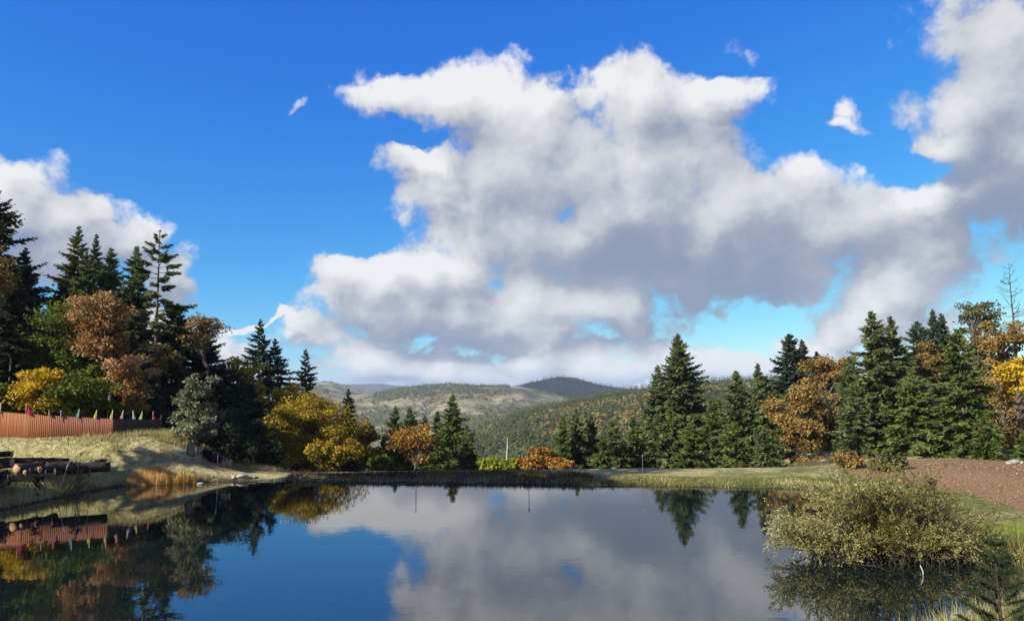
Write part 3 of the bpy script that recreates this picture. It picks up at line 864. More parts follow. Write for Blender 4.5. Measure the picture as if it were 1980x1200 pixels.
conifer(1424, 716, 85, 120, 'fir', 'dense fir left of a pair beside the orange brown maple', group=g_r, bd=10)
conifer(1463, 702, 84, 130, 'fir', 'dense fir right of a pair beside the orange brown maple', group=g_r, bd=10)
conifer(1420, 815, 77, 85, 'olive', 'low fir in front of the dense pair', group=g_r, bd=10)
conifer(1478, 820, 75, 80, 'fir', 'low fir touching the orange brown maple on its left', group=g_r, bd=10)
conifer(1523, 645, 105, 180, 'bluefir', 'tall blunt fir behind the orange brown maple', group=g_r, bd=10)
conifer(1548, 656, 108, 110, 'bluefir', 'fir tip just right of the tall blunt fir', group=g_r)
conifer(1577, 680, 110, 90, 'bluefir', 'thin fir tip left of the golden brown maple', group=g_r)
broad(1610, 95, [(1562, 1655, 674, 750), (1545, 1620, 720, 790)], 'rust', 'golden brown maple crown behind the pair of fir spires', bare=0.15)
broad(1545, 76, [(1490, 1600, 748, 830), (1495, 1590, 800, 870), (1510, 1600, 840, 905)], 'rust', 'orange brown maple with dark hollows right of the dense firs', per=130)
broad(1600, 80, [(1580, 1640, 760, 900)], 'rust', 'dim rust maple squeezed against the big fir', bare=0.4)
conifer(1682, 603, 72, 195, 'fir', 'big dark green fir with the left spire of two', group=g_r, bd=10, K=16, expo=0.75)
conifer(1716, 612, 75, 165, 'fir', 'big fir with the right spire of two', group=g_r, bd=10, K=15)
conifer(1650, 740, 68, 95, 'fir', 'fir with long low boughs left of the twin spires', group=g_r, bd=10)
conifer(1776, 622, 86, 170, 'bluefir', 'blue green fir tip between twin spires and olive fir', group=g_r, bd=10)
conifer(1808, 598, 88, 120, 'bluefir', 'double tipped blue green fir, left tip', group=g_r, bd=10)
conifer(1824, 606, 90, 110, 'bluefir', 'double tipped blue green fir, right tip', group=g_r, bd=10)
broad(1800, 76, [(1768, 1834, 664, 735)], 'rust', 'orange maple with black limbs left of the big olive fir', bare=0.3)
conifer(1760, 715, 66, 150, 'olive', 'olive fir between the twin spires and the broad olive fir', group=g_r, bd=11)
conifer(1850, 636, 64, 180, 'olive', 'broad yellowish olive fir beside the dirt track', group=g_r, bd=9, K=16, expo=0.7)
conifer(1905, 800, 61, 80, 'olive', 'low olive fir at the right foot of the broad olive fir', group=g_r, bd=11)
broad(1890, 82, [(1850, 1932, 576, 660), (1862, 1935, 640, 730)], 'moss', 'grey green mossy oak with twisted open limbs', 'oak_tree', bare=0.3, per=110, nclump=70)
broad(1935, 74, [(1885, 1990, 618, 720), (1880, 1980, 700, 800), (1890, 2010, 760, 870)], 'rust', 'big rust orange maple at the right edge', per=150, bare=0.08)
broad(1975, 68, [(1942, 2030, 690, 790)], 'yellow', 'yellow leaved maple cut by the right photo edge', nclump=70, per=150)
conifer(1975, 832, 60, 60, 'olive', 'small bright green conifer at the right edge by white rocks', group=g_r, bd=11)
conifer(1990, 700, 80, 120, 'dark', 'dark fir behind the yellow maple at the right edge', group=g_r, bd=10)
conifer(2100, 560, 75, 170, 'fir', 'fir standing outside the right edge', group=g_r, bd=6)
broad(1640, 58.5, [(1618, 1664, 872, 908)], 'rust', 'small brown shrub on the bank below the twin spire fir', 'maple_shrub', cat='shrub', nclump=22)
broad(1716, 56, [(1690, 1746, 880, 914)], 'moss', 'small dull shrub on the bank behind the willow', 'maple_shrub', cat='shrub', nclump=20)

for px, tip, Yd, w, kd, lb in ((1640, 690, 92, 150, 'fir', 'fir filling the gap between the golden brown maple and the twin spires'), (1738, 705, 84, 140, 'fir', 'fir half hidden right of the twin spires'),
                               (1500, 755, 95, 140, 'fir', 'fir half hidden behind the dense pair'), (1392, 772, 98, 130, 'olive', 'olive fir half hidden left of the dense pair'),
                               (1300, 790, 96, 120, 'olive', 'olive fir half hidden at the foot of the tall pointed fir'), (1580, 790, 90, 150, 'dark', 'dark fir hidden behind the orange brown maple'),
                               (1900, 730, 80, 150, 'fir', 'fir half hidden right of the broad olive fir'), (1945, 760, 84, 150, 'dark', 'dark fir under the right edge maples')):
    conifer(px, tip, Yd, w, kd, lb, group=g_r)

# dead tree on the right
rs = np.random.default_rng(5)
P = at(1950, 508, 84); z = gz_(P[0], 84); H = P[2] - z
mb = MB()
zz = np.linspace(-0.5, H, 10)
mb.tube(np.stack([0.05 * np.sin(zz), 0 * zz, zz], -1), np.linspace(0.26, 0.02, 10), 6)
root = empty('dead_tree', (P[0], 84, z), 'bare dead tree poking above the maples at the right edge', 'tree')
tb = MB()
for i in range(44):
    t = rs.uniform(0.55, 0.97); a = rs.random() * 6.28; L = (1 - t) * 5.5 + 0.5
    b0 = np.array([0, 0, H * t]); d = np.array([math.cos(a), math.sin(a), rs.uniform(0.05, 0.5)])
    p1, p2 = b0 + d * L * 0.5 + UPV * -0.1, b0 + d * L + UPV * 0.25
    tb.tube([b0, p1, p2], [0.045, 0.03, 0.01], 3, cap=False)
    for k in range(3):
        q = b0 + (p2 - b0) * rs.uniform(0.4, 0.95)
        tb.tube([q, q + nrm(rs.normal(0, 1, 3) + d) * rs.uniform(0.3, 0.8)], [0.02, 0.006], 3, cap=False)
mb.obj('trunk', BARK, root, smooth=True); tb.obj('branches', BARK, root)

# unseen firs added to shade the log yard and the middle far bank
for i, (x, y, H, R, lb) in enumerate(((-48, 40.5, 9, 3.2, 'shorter shade fir added outside the view left of the log pile, middle of three'), (-46, 38, 13, 4.0, 'shorter shade fir added outside the view left of the log pile, nearest of three'),
                                      (-50, 42.3, 21, 4.6, 'shorter shade fir added outside the view left of the log pile, farthest of three'),
                                      (-36, 33.5, 38, 7.2, 'tall shade fir added outside the view on the left bank, second from the near end'), (-34, 29.5, 38, 7.0, 'tall shade fir added outside the view on the left bank, nearest of five'),
                                      (-38, 37, 38, 7.0, 'tall shade fir added outside the view on the left bank, third from the near end'), (-43, 33, 38, 7.0, 'tall shade fir added outside the view on the left bank, farthest from the water'),
                                      (-40, 38.3, 36, 4.2, 'tall shade fir added outside the view on the left bank, nearest the logs'))):
    cr, tr = conifer_mesh(H, R, np.random.default_rng(900 + i), bd=4.5, K=11, spray=1.4, expo=0.6)
    place_tree('fir_tree', x, y, lb, cr, tr, LEAF['dark'], group='shade firs added left of the view')
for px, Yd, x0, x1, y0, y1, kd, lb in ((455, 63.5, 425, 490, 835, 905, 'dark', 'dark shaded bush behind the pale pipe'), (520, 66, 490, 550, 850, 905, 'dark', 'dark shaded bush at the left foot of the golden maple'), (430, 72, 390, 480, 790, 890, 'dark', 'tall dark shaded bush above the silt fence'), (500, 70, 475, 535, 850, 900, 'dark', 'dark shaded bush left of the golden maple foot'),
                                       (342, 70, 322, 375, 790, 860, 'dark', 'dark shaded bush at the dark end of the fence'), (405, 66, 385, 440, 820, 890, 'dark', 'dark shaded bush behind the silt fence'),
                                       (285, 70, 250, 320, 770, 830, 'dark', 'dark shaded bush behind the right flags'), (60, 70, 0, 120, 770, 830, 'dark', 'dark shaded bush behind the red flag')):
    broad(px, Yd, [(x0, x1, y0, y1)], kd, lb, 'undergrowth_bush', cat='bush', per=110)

# ---- hillside wood: individual near trees, then the mass
def hill_pts(h, n, rs, pxr, vr):
    PX, XX, YY, ZZ = h
    ny, nx = XX.shape
    px = rs.uniform(*pxr, n); v = rs.uniform(*vr, n)
    fi = (px - PX[0, 0]) / (PX[0, -1] - PX[0, 0]) * (nx - 1); fj = v / 1.35 * (ny - 1)
    i, j = fi.astype(int), fj.astype(int); a, b_ = fi - i, fj - j
    def s(A): return A[j, i] * (1 - a) * (1 - b_) + A[j, i + 1] * a * (1 - b_) + A[j + 1, i] * (1 - a) * b_ + A[j + 1, i + 1] * a * b_
    return np.stack([s(XX), s(YY), s(ZZ)], -1), px, v


FARLEAF = [leaf_mat('hill_fir', (0.042, 0.056, 0.02), (0.095, 0.115, 0.038), (0.17, 0.175, 0.065), 0.18, 0.05),
           leaf_mat('hill_oak', (0.07, 0.072, 0.02), (0.155, 0.14, 0.04), (0.26, 0.215, 0.065), 0.18, 0.05),
           leaf_mat('hill_maple', (0.10, 0.065, 0.02), (0.2, 0.125, 0.038), (0.3, 0.185, 0.055), 0.1, 0.05),
           leaf_mat('cloud_shaded_fir', (0.006, 0.010, 0.009), (0.012, 0.018, 0.015), (0.022, 0.028, 0.02), 0.1, 0.05)]  # fir colour darkened with the same cloud shadow


def small_fir(mb, p, H, R, rs, n, mi):
    t = rs.random(n) ** 1.25; a = rs.random(n) * 6.28
    L = R * (1 - t) * rs.uniform(0.6, 1.15, n) + 0.25
    d = np.stack([np.cos(a), np.sin(a), rs.uniform(-0.6, 0.05, n)], -1)
    st = p + UPV * (H * (0.05 + 0.93 * t))[:, None]
    wv = np.stack([-np.sin(a), np.cos(a), rs.normal(0, .3, n)], -1) * ((0.28 if n > 100 else 0.5) * L + 0.12)[:, None]
    mb.diamonds(st + d * 0.1 * L[:, None], d * L[:, None], wv, 0.5 * rs.random() + 0.5 * rs.random(n), mi, 0.6)
    mb.blades((p + UPV * H * 0.86)[None], (UPV * H * 0.16)[None], np.array([[0.25, 0, 0]]), 0.5, mi)


def small_broad(mb, p, H, R, rs, n, mi):
    u = nrm(rs.normal(0, 1, (n, 3))); u[:, 2] = np.abs(u[:, 2]) * 0.9
    c = p + u * np.array([R, R, H * 0.62]) * (0.65 + 0.4 * rs.random((n, 1))) + UPV * H * 0.3
    ax = nrm(np.cross(u, rs.normal(0, 1, (n, 3)))) * R * 0.6
    wv = nrm(np.cross(u, ax) + 0.3 * rs.normal(0, 1, (n, 3))) * R * 0.28
    mb.diamonds(c - ax / 2, ax, wv, 0.5 * rs.random() + 0.5 * rs.random(n), mi)


rs = np.random.default_rng(77)
protos = []
for i in range(10):
    mb = MB()
    if i < 6: small_fir(mb, np.zeros(3), 1.0 * 14, 3.0, rs, 420, 0); mb.tube([[0, 0, -1], [0, 0, 12]], [0.25, 0.05], 4); nm = 'fir_tree'
    else: small_broad(mb, np.zeros(3), 10, 4.0, rs, 380, 0); mb.tube([[0, 0, -1], [0, 0, 5]], [0.3, 0.15], 4); nm = 'broadleaf_tree'
    protos.append((nm, mb.mesh(nm, [FARLEAF[0] if i < 6 else FARLEAF[1 if i < 8 else 2]])))
pts, px, v = hill_pts(HILL_R, 2600, rs, (850, 1520), (0.02, 0.5))
cl = fbm(pts[:, 0] * 0.012, pts[:, 1] * 0.012, 91, 3)
order = np.argsort(pts[:, 1])
n_ind = 230
for n_, i in enumerate(order[:n_ind]):
    k = rs.integers(0, 6) if (cl[i] < 0.07 or rs.random() < 0.45) else rs.integers(6, 10)
    nm, me = protos[k]
    s = rs.uniform(0.7, 1.25)
    o = link(bpy.data.objects.new(nm, me), None, pts[i])
    o.scale = (s, s, s * rs.uniform(0.9, 1.2)); o.rotation_euler.z = rs.random() * 6.28
    if k < 6: tag(o, 'green fir among many on the wooded hillside across the valley', 'tree', 'firs on the wooded hillside')
    else: tag(o, 'round autumn coloured tree among the firs on the wooded hillside', 'tree', 'autumn trees on the wooded hillside')
mb = MB()
rest = np.concatenate([pts[order[n_ind:]], hill_pts(HILL_R, 3600, rs, (850, 1560), (0.45, 1.06))[0], hill_pts(HILL_R, 700, rs, (1520, 2250), (0.2, 1.06))[0], hill_pts(HILL_R, 2600, rs, (980, 1560), (0.8, 1.06))[0]])
cl = fbm(rest[:, 0] * 0.012, rest[:, 1] * 0.012, 91, 3)
for p_, c_ in zip(rest, cl):
    s = rs.uniform(0.6, 1.15)
    if c_ < 0.05 or rs.random() < 0.45: small_fir(mb, p_, 12.5 * s, 3.8 * s, rs, 24, 0)
    else: small_broad(mb, p_, 8.5 * s, 4.4 * s, rs, 22, 1 if rs.random() < 0.7 else 2)
tag(mb.obj('hillside_forest', FARLEAF), 'mixed green and autumn forest covering the hillside across the valley', 'forest', kind='stuff')

mb = MB()
for h, n, pr, vr, th_ in ((HILL_T, 10000, (500, 1220), (0.3, 1.02), -0.045), (HILL_T, 2200, (720, 985), (0.8, 1.02), -0.2), (HILL_T, 2200, (770, 1100), (0.3, 0.62), -0.03), (HILL_D, 3000, (960, 1300), (0.35, 1.04), -1), (HILL_G, 900, (520, 720), (0.3, 1.02), 0.02)):  # dense mid-slope woods added where cloud shadow darkens the grassy hills
    q, px_, v_ = hill_pts(h, n, rs, pr, vr)
    keep = fbm(q[:, 0] * 0.006, q[:, 1] * 0.006, 93, 4) > th_ + 0.03
    for p_ in q[keep]:
        s = rs.uniform(0.6, 1.3)
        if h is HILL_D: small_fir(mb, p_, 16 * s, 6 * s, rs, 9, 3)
        elif rs.random() < 0.4: small_fir(mb, p_, 13 * s, 4.2 * s, rs, 9, 0)
        else: small_broad(mb, p_, 8 * s, 5.4 * s, rs, 10, 0 if rs.random() < 0.6 else 1)
tag(mb.obj('distant_woods', FARLEAF), 'dark clumps of far woods over the tan grassy hills, some standing in for cloud shadow', 'woods', kind='stuff')

# pale dead snag on the hillside
P = at(981, 846, 230); Q = at(980, 884, 230)
mb = MB(); mb.tube([Q - P * 0 + [0, 0, -8], Q, (P + Q) / 2 + [0.1, 0, 0], P], [0.36, 0.3, 0.24, 0.08], 6)
for k in range(7):
    b0 = P + (Q - P) * rs.uniform(0.05, 0.6); mb.tube([b0, b0 + np.array([rs.normal(0, 0.5), rs.normal(0, 0.5), 0.25])], [0.1, 0.03], 3)
tag(mb.obj('dead_snag', solid_mat('bleached_wood', (0.3, 0.28, 0.24), (0.45, 0.42, 0.36), 2), smooth=True), 'pale bleached dead trunk standing in the valley forest', 'dead tree')

# ------------------------------------------------------------------ grasses (uncountable)
def grass(name, x, y, h, hv, wd, m, rs, lean=0.35, label=None, zoff=-0.03):
    n = len(x)
    z = land(x, y) + zoff
    hh = h * (1 - 0.6 * hv + 0.75 * hv * np.minimum(rs.exponential(1.0, n), 2.6))
    a = rs.random(n) * 6.28
    l = np.abs(rs.normal(0, lean, n))
    ax = np.stack([np.cos(a) * l, np.sin(a) * l, np.ones(n)], -1) * hh[:, None]
    b = rs.random(n) * 6.28
    wv = np.stack([np.cos(b), np.sin(b), 0 * b], -1) * (wd * rs.uniform(0.6, 1.4, n))[:, None]
    mb = MB()
    mb.blades(np.stack([x, y, z], -1), ax, wv, np.clip(0.5 + 1.2 * fbm(x * 0.4, y * 0.4, 8, 3) + rs.normal(0, .2, n), 0, 1))
    return tag(mb.obj(name, m), label, name.replace('_', ' '), kind='stuff')


def scatter(n, xr, yr, cond, rs, f=12):
    x = rs.uniform(*xr, n * f); y = rs.uniform(*yr, n * f)
    d = sdf(x, y)
    p = cond(x, y, d)
    k = np.nonzero(rs.random(len(x)) < p)[0][:n]
    return x[k], y[k]


G_STRAW = leaf_mat('straw_grass', (0.17, 0.145, 0.05), (0.42, 0.37, 0.15), (0.62, 0.56, 0.29), 0.3, 0.4)
G_OLIVE = leaf_mat('olive_grass', (0.07, 0.075, 0.02), (0.16, 0.16, 0.05), (0.32, 0.28, 0.10), 0.3, 0.4)
G_GOLD = leaf_mat('golden_reeds', (0.22, 0.13, 0.035), (0.52, 0.30, 0.075), (0.78, 0.55, 0.24), 0.35, 1.2)
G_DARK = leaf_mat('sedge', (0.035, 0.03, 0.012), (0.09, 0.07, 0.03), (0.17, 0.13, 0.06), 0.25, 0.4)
rs = np.random.default_rng(31)
x, y = scatter(15000, (-40, 26), (42, 58), lambda x, y, d: ((d > 0.0) & (d < 1.6)) * (0.08 + 0.92 * (fbm(x * .45, y * .45, 4, 3) > 0.02)) * np.where((x > -15) & (x < 3), 0.25, 1), rs)
grass('shore_grass', x, y, 0.2, 0.85, 0.02, G_STRAW, rs, 0.5, label='tan dry grass fringing the far shore of the pond')
x, y = scatter(16000, (-20, 30), (46, 58), lambda x, y, d: ((d > 0.05) & (d < 3.5)) * np.where(x > 3, 1, 0.0), rs)
grass('bank_grass', x, y, 0.13, 0.5, 0.022, G_OLIVE, rs, label='olive green grass on the right part of the far bank')
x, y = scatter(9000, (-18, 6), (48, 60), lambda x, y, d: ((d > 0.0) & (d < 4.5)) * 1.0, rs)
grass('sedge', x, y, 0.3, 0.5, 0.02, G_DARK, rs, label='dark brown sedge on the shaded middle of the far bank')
gx0, gx1 = onz(250, 942, 0)[0], onz(365, 938, 0)[0]
x, y = scatter(5200, (gx0 - 0.6, gx1), (50, 57), lambda x, y, d: ((d > -0.35) & (d < 0.8)) * np.where(np.abs(x - gx0 - 0.57 * (gx1 - gx0)) < 0.25, 0.15, 1), rs, 30)
grass('golden_reeds', x, y, 0.72, 0.4, 0.024, G_GOLD, rs, 0.12, label='golden orange reeds in the water at the left shore', zoff=-0.1)
x, y = scatter(22000, (-62, -20), (54, 66), lambda x, y, d: (d > 4) * (0.06 + 0.94 * (fbm(x * .3, y * .3, 14, 3) + 0.4 * sst(y, 57.5, 60) * sst(x, -39, -33) - 0.12 + 0.2 * (x > -27) > 0.03)), rs)
grass('mound_grass', x, y, 0.32, 0.6, 0.02, G_STRAW, rs, 0.8, label='straw coloured grass over the mound below the fence')
x, y = scatter(18000, (-62, -22), (49, 64), lambda x, y, d: (d > 2.5) * (fbm(x * .3, y * .3, 14, 3) < 0.1), rs)
grass('meadow_grass', x, y, 0.2, 0.6, 0.02, G_OLIVE, rs, 0.7, label='olive green meadow grass between the logs and the fence')
x, y = scatter(10000, (-48, -22), (38, 56), lambda x, y, d: ((d > 0.1) & (d < 2.2)) * (0.35 + 0.65 * (fbm(x * .5, y * .5, 34, 3) > -0.05)), rs)
grass('left_shore_grass', x, y, 0.3, 0.8, 0.02, G_STRAW, rs, 0.7, label='tufted tan grass along the left shore below the logs')
x, y = scatter(9000, (16, 34), (22, 34), lambda x, y, d: ((d > 0.1) & (d < 6)) * np.where(y < 31, 1, 0.12), rs)
grass('right_shore_grass', x, y, 0.75, 0.5, 0.018, G_OLIVE, rs, 0.25, label='tall olive grass on the right shore behind the sapling')
x, y = scatter(16000, (3, 18), (7, 21), lambda x, y, d: (d > 0.2) * 1.0, rs)
grass('near_grass', x, y, 0.3, 0.5, 0.008, G_OLIVE, rs, 0.6, label='green and tan grass on the near bank at lower right')
x, y = scatter(2600, (3, 18), (9, 21), lambda x, y, d: (d > 0.2) * (fbm(x * .5, y * .5, 24, 3) > 0.0), rs)
grass('near_dry_grass', x, y, 0.5, 0.4, 0.007, G_STRAW, rs, 0.4, label='dry tan stalks on the near bank at lower right')

# fallen leaves on the dirt track at the right
x, y = scatter(7000, (22, 44), (34, 62), lambda x, y, d: (d > 3.0) * np.where(x > 25, 1.0, 0.25) * (0.25 + 0.75 * (fbm(x * .4, y * .4, 54, 3) > 0)), rs)
z = land(x, y)
a_ = rs.random(len(x)) * 6.28; ln = rs.uniform(0.06, 0.16, len(x))
ax = np.stack([np.cos(a_), np.sin(a_), rs.normal(0.15, 0.25, len(x))], -1) * ln[:, None]
wv = np.stack([-np.sin(a_), np.cos(a_), rs.normal(0, 0.3, len(x))], -1) * (0.35 * ln)[:, None]
mb = MB(); mb.diamonds(np.stack([x, y, z + 0.025], -1), ax, wv, rs.random(len(x)))
tag(mb.obj('leaf_litter', leaf_mat('litter_leaves', (0.12, 0.06, 0.03), (0.32, 0.19, 0.09), (0.55, 0.38, 0.22), 0.1, 2.0)), 'dry fallen leaves scattered over the brown dirt track', 'fallen leaves', kind='stuff')

# ------------------------------------------------------------------ fence with flags
WOOD = solid_mat('red_cedar', (0.21, 0.07, 0.023), (0.31, 0.122, 0.045), 2.2, 0.75, (8, 8, 0.7), 0.1, tone=0.35)
WOOD2 = solid_mat('rosy_cedar', (0.175, 0.056, 0.027), (0.245, 0.091, 0.047), 2.2, 0.75, (8, 8, 0.7), 0.1, tone=0.35)
WOOD3 = solid_mat('stained_shaded_cedar', (0.05, 0.028, 0.015), (0.11, 0.06, 0.032), 3, 0.75, (8, 8, 0.7), 0.2, tone=0.5)  # darkened by stain and by the shade of bays turned from the sun
# plan of the fence line: corner points (photo x, distance), each bay with its own boards
FP = [(-170, 63.0), (0, 60.5), (56, 60.1), (100, 60.3), (220, 60.9), (262, 64.2), (312, 68.0)]
FXY = [np.array(at(px, 830, Yd)[:2]) for px, Yd in FP]
bx = MB(); bx.box((0, 0, 0.5), (1, 1, 1))
board_me = {}
for m_ in (WOOD, WOOD2, WOOD3):
    q = MB(); q.box((0, 0, 0.5), (0.1398, 0.022, 1.0)); board_me[m_.name] = q.mesh('board', m_)
c0 = FXY[1]
fence = empty('wooden_fence', (c0[0], c0[1], gz_(*c0)), 'red brown board fence on top of the grassy mound at left', 'fence')
zf = gz_(*c0)
FTOP = [798 - 6, 797, 800.5, 804.5, 809.5, 810.5, 812]
flag_at = {}
for s in range(len(FP) - 1):
    a, b_ = FXY[s], FXY[s + 1]
    L = np.linalg.norm(b_ - a); d = (b_ - a) / L; ang = math.atan2(d[1], d[0])
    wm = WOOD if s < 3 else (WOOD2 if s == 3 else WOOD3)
    za = at(FP[s][0], FTOP[s], FP[s][1])[2]; zb = at(FP[s + 1][0], FTOP[s + 1], FP[s + 1][1])[2]
    n = int(L / 0.14)
    for i in range(n):
        t = (i + 0.5) / n; p_ = a + d * L * t
        g = gz_(*p_) - 0.06
        tz = za + (zb - za) * t + rng.normal(0, 0.008)
        o = link(bpy.data.objects.new('board', board_me[wm.name]), fence)
        o.location = (p_[0] - c0[0] + rng.normal(0, 0.004), p_[1] - c0[1] + rng.normal(0, 0.004), g - zf)
        o.rotation_euler = (0, rng.normal(0, 0.001), ang); o.scale = (rng.uniform(0.985, 1.0), 1, max(0.6, tz - g))
    nrmv = np.array([d[1], -d[0]])
    nrmv = nrmv if nrmv @ (-c0) > 0 else -nrmv
    mb = MB(); g = gz_(*a)
    mb.box((0, 0, (za - g) / 2), (0.11, 0.11, za - g + 0.12)); o = mb.obj('post', wm, fence, (a[0] - c0[0] - nrmv[0] * 0.085, a[1] - c0[1] - nrmv[1] * 0.085, g - zf)); o.rotation_euler.z = ang
    for dz in (0.12, 0.8):
        mb = MB(); mid = (a + b_) / 2 - nrmv * 0.052
        mb.box((0, 0, 0), (L, 0.04, 0.09)); o = mb.obj('rail', wm, fence, (mid[0] - c0[0], mid[1] - c0[1], (za + zb) / 2 - dz - 0.2 - zf)); o.rotation_euler = (0, -math.atan2(zb - za, L), ang)
    mb = MB(); mid = (a + b_) / 2
    mb.box((0, 0, 0), (L, 0.07, 0.03)); o = mb.obj('cap_rail', wm, fence, (mid[0] - c0[0], mid[1] - c0[1], (za + zb) / 2 + 0.028 - zf)); o.rotation_euler = (0, -math.atan2(zb - za, L), ang)


def cloth_mat(name, c): return leaf_mat(name, tuple(0.8 * v for v in c), c, tuple(min(1, 1.15 * v) for v in c), 0.25, 3)


POLE = solid_mat('pale_pole', (0.5, 0.42, 0.34), (0.62, 0.55, 0.46), 4)
flags = [(2, 778, 'yellow', (0.75, 0.7, 0.08), 0.5, -1), (51, 780, 'maroon', (0.35, 0.02, 0.04), 1.0, 1), (95, 793, 'grey blue', (0.12, 0.16, 0.22), 0.5, 1), (118, 793, 'purple', (0.15, 0.04, 0.28), 0.5, 1),
         (153, 790, 'teal', (0.10, 0.42, 0.42), 0.55, -1), (187, 792, 'lime yellow', (0.6, 0.62, 0.12), 0.55, -1), (218, 792, 'cream', (0.7, 0.6, 0.22), 0.5, -1), (238, 793, 'pink', (0.7, 0.22, 0.32), 0.55, -1),
         (257, 793, 'white and blue', (0.45, 0.55, 0.72), 0.5, 1), (275, 795, 'yellow green', (0.5, 0.6, 0.15), 0.6, -1), (296, 795, 'red', (0.6, 0.05, 0.08), 0.5, 1), (312, 802, 'orange', (0.75, 0.27, 0.12), 0.6, -1)]
for px, ty, cn, c, wd, sg in flags:
    Yd = np.interp(px, [q[0] for q in FP], [q[1] for q in FP]) - 0.12
    P = at(px, ty, Yd); zb = at(px, np.interp(px, [q[0] for q in FP], FTOP), Yd)[2]
    H = P[2] - zb
    root = empty('flag', (P[0], Yd, zb - 0.35), f'{cn} pennant flag on a pole above the board fence', 'flag', 'pennant flags along the board fence')
    mb = MB(); mb.tube([[0, 0, 0], [0, 0, H + 0.37]], 0.017, 6); mb.obj('pole', POLE, root)
    # limp triangular pennant: rows of folds hanging from the pole
    mb = MB(); nr, nc = 9, 7
    V = []
    top, bot = H + 0.33, max(H + 0.33 - 0.9, 0.36)
    for i in range(nr):
        t = i / (nr - 1)
        for j in range(nc):
            u = j / (nc - 1)
            if wd >= 1: x_ = u * (0.62) * (0.15 + 0.85 * t ** 0.8) * 0.9; z_ = top - (top - bot) * (t * (1 - 0.25 * u) + 0.35 * u * (0.3 + t)); y_ = 0.05 * math.sin(5 * u + 2 * t)
            else: x_ = sg * u * wd * 0.62 * (0.1 + 0.9 * t ** 1.3) * (1 if t < 0.8 else 1 - (t - 0.8) * 3); z_ = top - (top - bot) * t - 0.06 * u; y_ = 0.07 * math.sin(7 * u + 3 * t) * t
            V.append((x_ + sg * 0.017, y_, z_))
    q = [(i * nc + j, i * nc + j + 1, (i + 1) * nc + j + 1, (i + 1) * nc + j) for i in range(nr - 1) for j in range(nc - 1)]
    mb.add(V, q, tone=0.5)
    mb.obj('pennant', cloth_mat(cn.replace(' ', '_') + '_cloth', c), root, smooth=True)

# ------------------------------------------------------------------ logs
LBARK = solid_mat('log_bark', (0.018, 0.013, 0.010), (0.07, 0.052, 0.04), 5, 0.95, (1, 1, 1), 0.8)
LEND = solid_mat('sawn_end', (0.28, 0.15, 0.07), (0.48, 0.30, 0.16), 9, 0.85, (1, 1, 1), 0.2)
# (x of near/left end, its y, x of other end, its y, distance left, distance right, radius m, end showing, label)
logs = [(-60, 882, 24, 877, 51.6, 52.0, 0.22, 1, 'topmost short log of the pile with a tan right end'),
        (-80, 900, 23, 894, 50.4, 51.0, 0.40, 1, 'fattest log with a big round tan end at the left photo edge'),
        (33, 906, 84, 902, 49.8, 51.8, 0.33, -1, 'log with a tan left end next to the fattest log'),
        (24, 890, 80, 889, 52.4, 52.8, 0.2, 0, 'thin log at the back top of the pile, left half'),
        (72, 890, 133, 890, 52.8, 53.0, 0.2, 0, 'thin log at the back top of the pile, right half'),
        (40, 893, 96, 897, 52.0, 52.2, 0.24, 0, 'dark log under the thin back logs'),
        (90, 899, 140, 898, 51.6, 52.2, 0.26, 0, 'dark log lying above the log with a pale left end'),
        (106, 910, 158, 906, 50.0, 51.0, 0.28, -1, 'log with a small pale left end in the pile front'),
        (140, 904, 212, 902, 50.8, 52.0, 0.36, 0, 'long black log at the right end of the pile'),
        (48, 912, 82, 911, 49.4, 51.2, 0.15, -1, 'thin log with a small tan end low in front'),
        (74, 908, 112, 906, 50.2, 52.2, 0.27, -1, 'log with a mossy tan end beside the pale ended log'),
        (-40, 868 + 44, 12, 912, 49.6, 49.8, 0.2, 0, 'low dark log in front at the left photo edge'),
        (182, 892, 206, 888, 52.6, 53.0, 0.14, 1, 'short split piece of light wood on the long black log')]
for x0, y0, x1, y1, d0, d1, r, endv, lb in logs:
    a = at(x0, y0, d0); b_ = at(x1, y1, d1)
    L = np.linalg.norm(b_ - a); d = (b_ - a) / L
    root = empty('log', tuple((a + b_) / 2), lb, 'log', 'logs in the pile on the left bank')
    n = 14; t = np.linspace(-0.5, 0.5, 8)
    mb = MB()
    pts = d[None] * (t * L)[:, None] + rng.normal(0, 0.015, (8, 3))
    mb.tube(pts, r * (1 + rng.normal(0, 0.03, 8)) * np.linspace(1.05, 0.92, 8), n, cap=True)
    mb.obj('bark', LBARK, root, smooth=False)
    for sg in ((-1, 1) if endv else ()):
        mb = MB(); c_ = pts[0 if sg < 0 else -1]
        mb.tube([c_ - sg * d * 0.01, c_ + sg * d * 0.012], r * (0.96 if sg < 0 else 0.84), n)
        mb.obj('sawn_end', LEND, root)

# planting stakes with white tops, saplings
STK = solid_mat('weathered_stake', (0.10, 0.09, 0.075), (0.24, 0.22, 0.19), 5, 0.9)
WHITE = solid_mat('white_paint', (0.68, 0.68, 0.66), (0.8, 0.8, 0.78), 5, 0.6)
GREYW = solid_mat('faded_white_paint', (0.36, 0.34, 0.3), (0.5, 0.48, 0.44), 5, 0.7)
PINK = solid_mat('pink_paint', (0.65, 0.12, 0.2), (0.8, 0.22, 0.3), 5, 0.6)


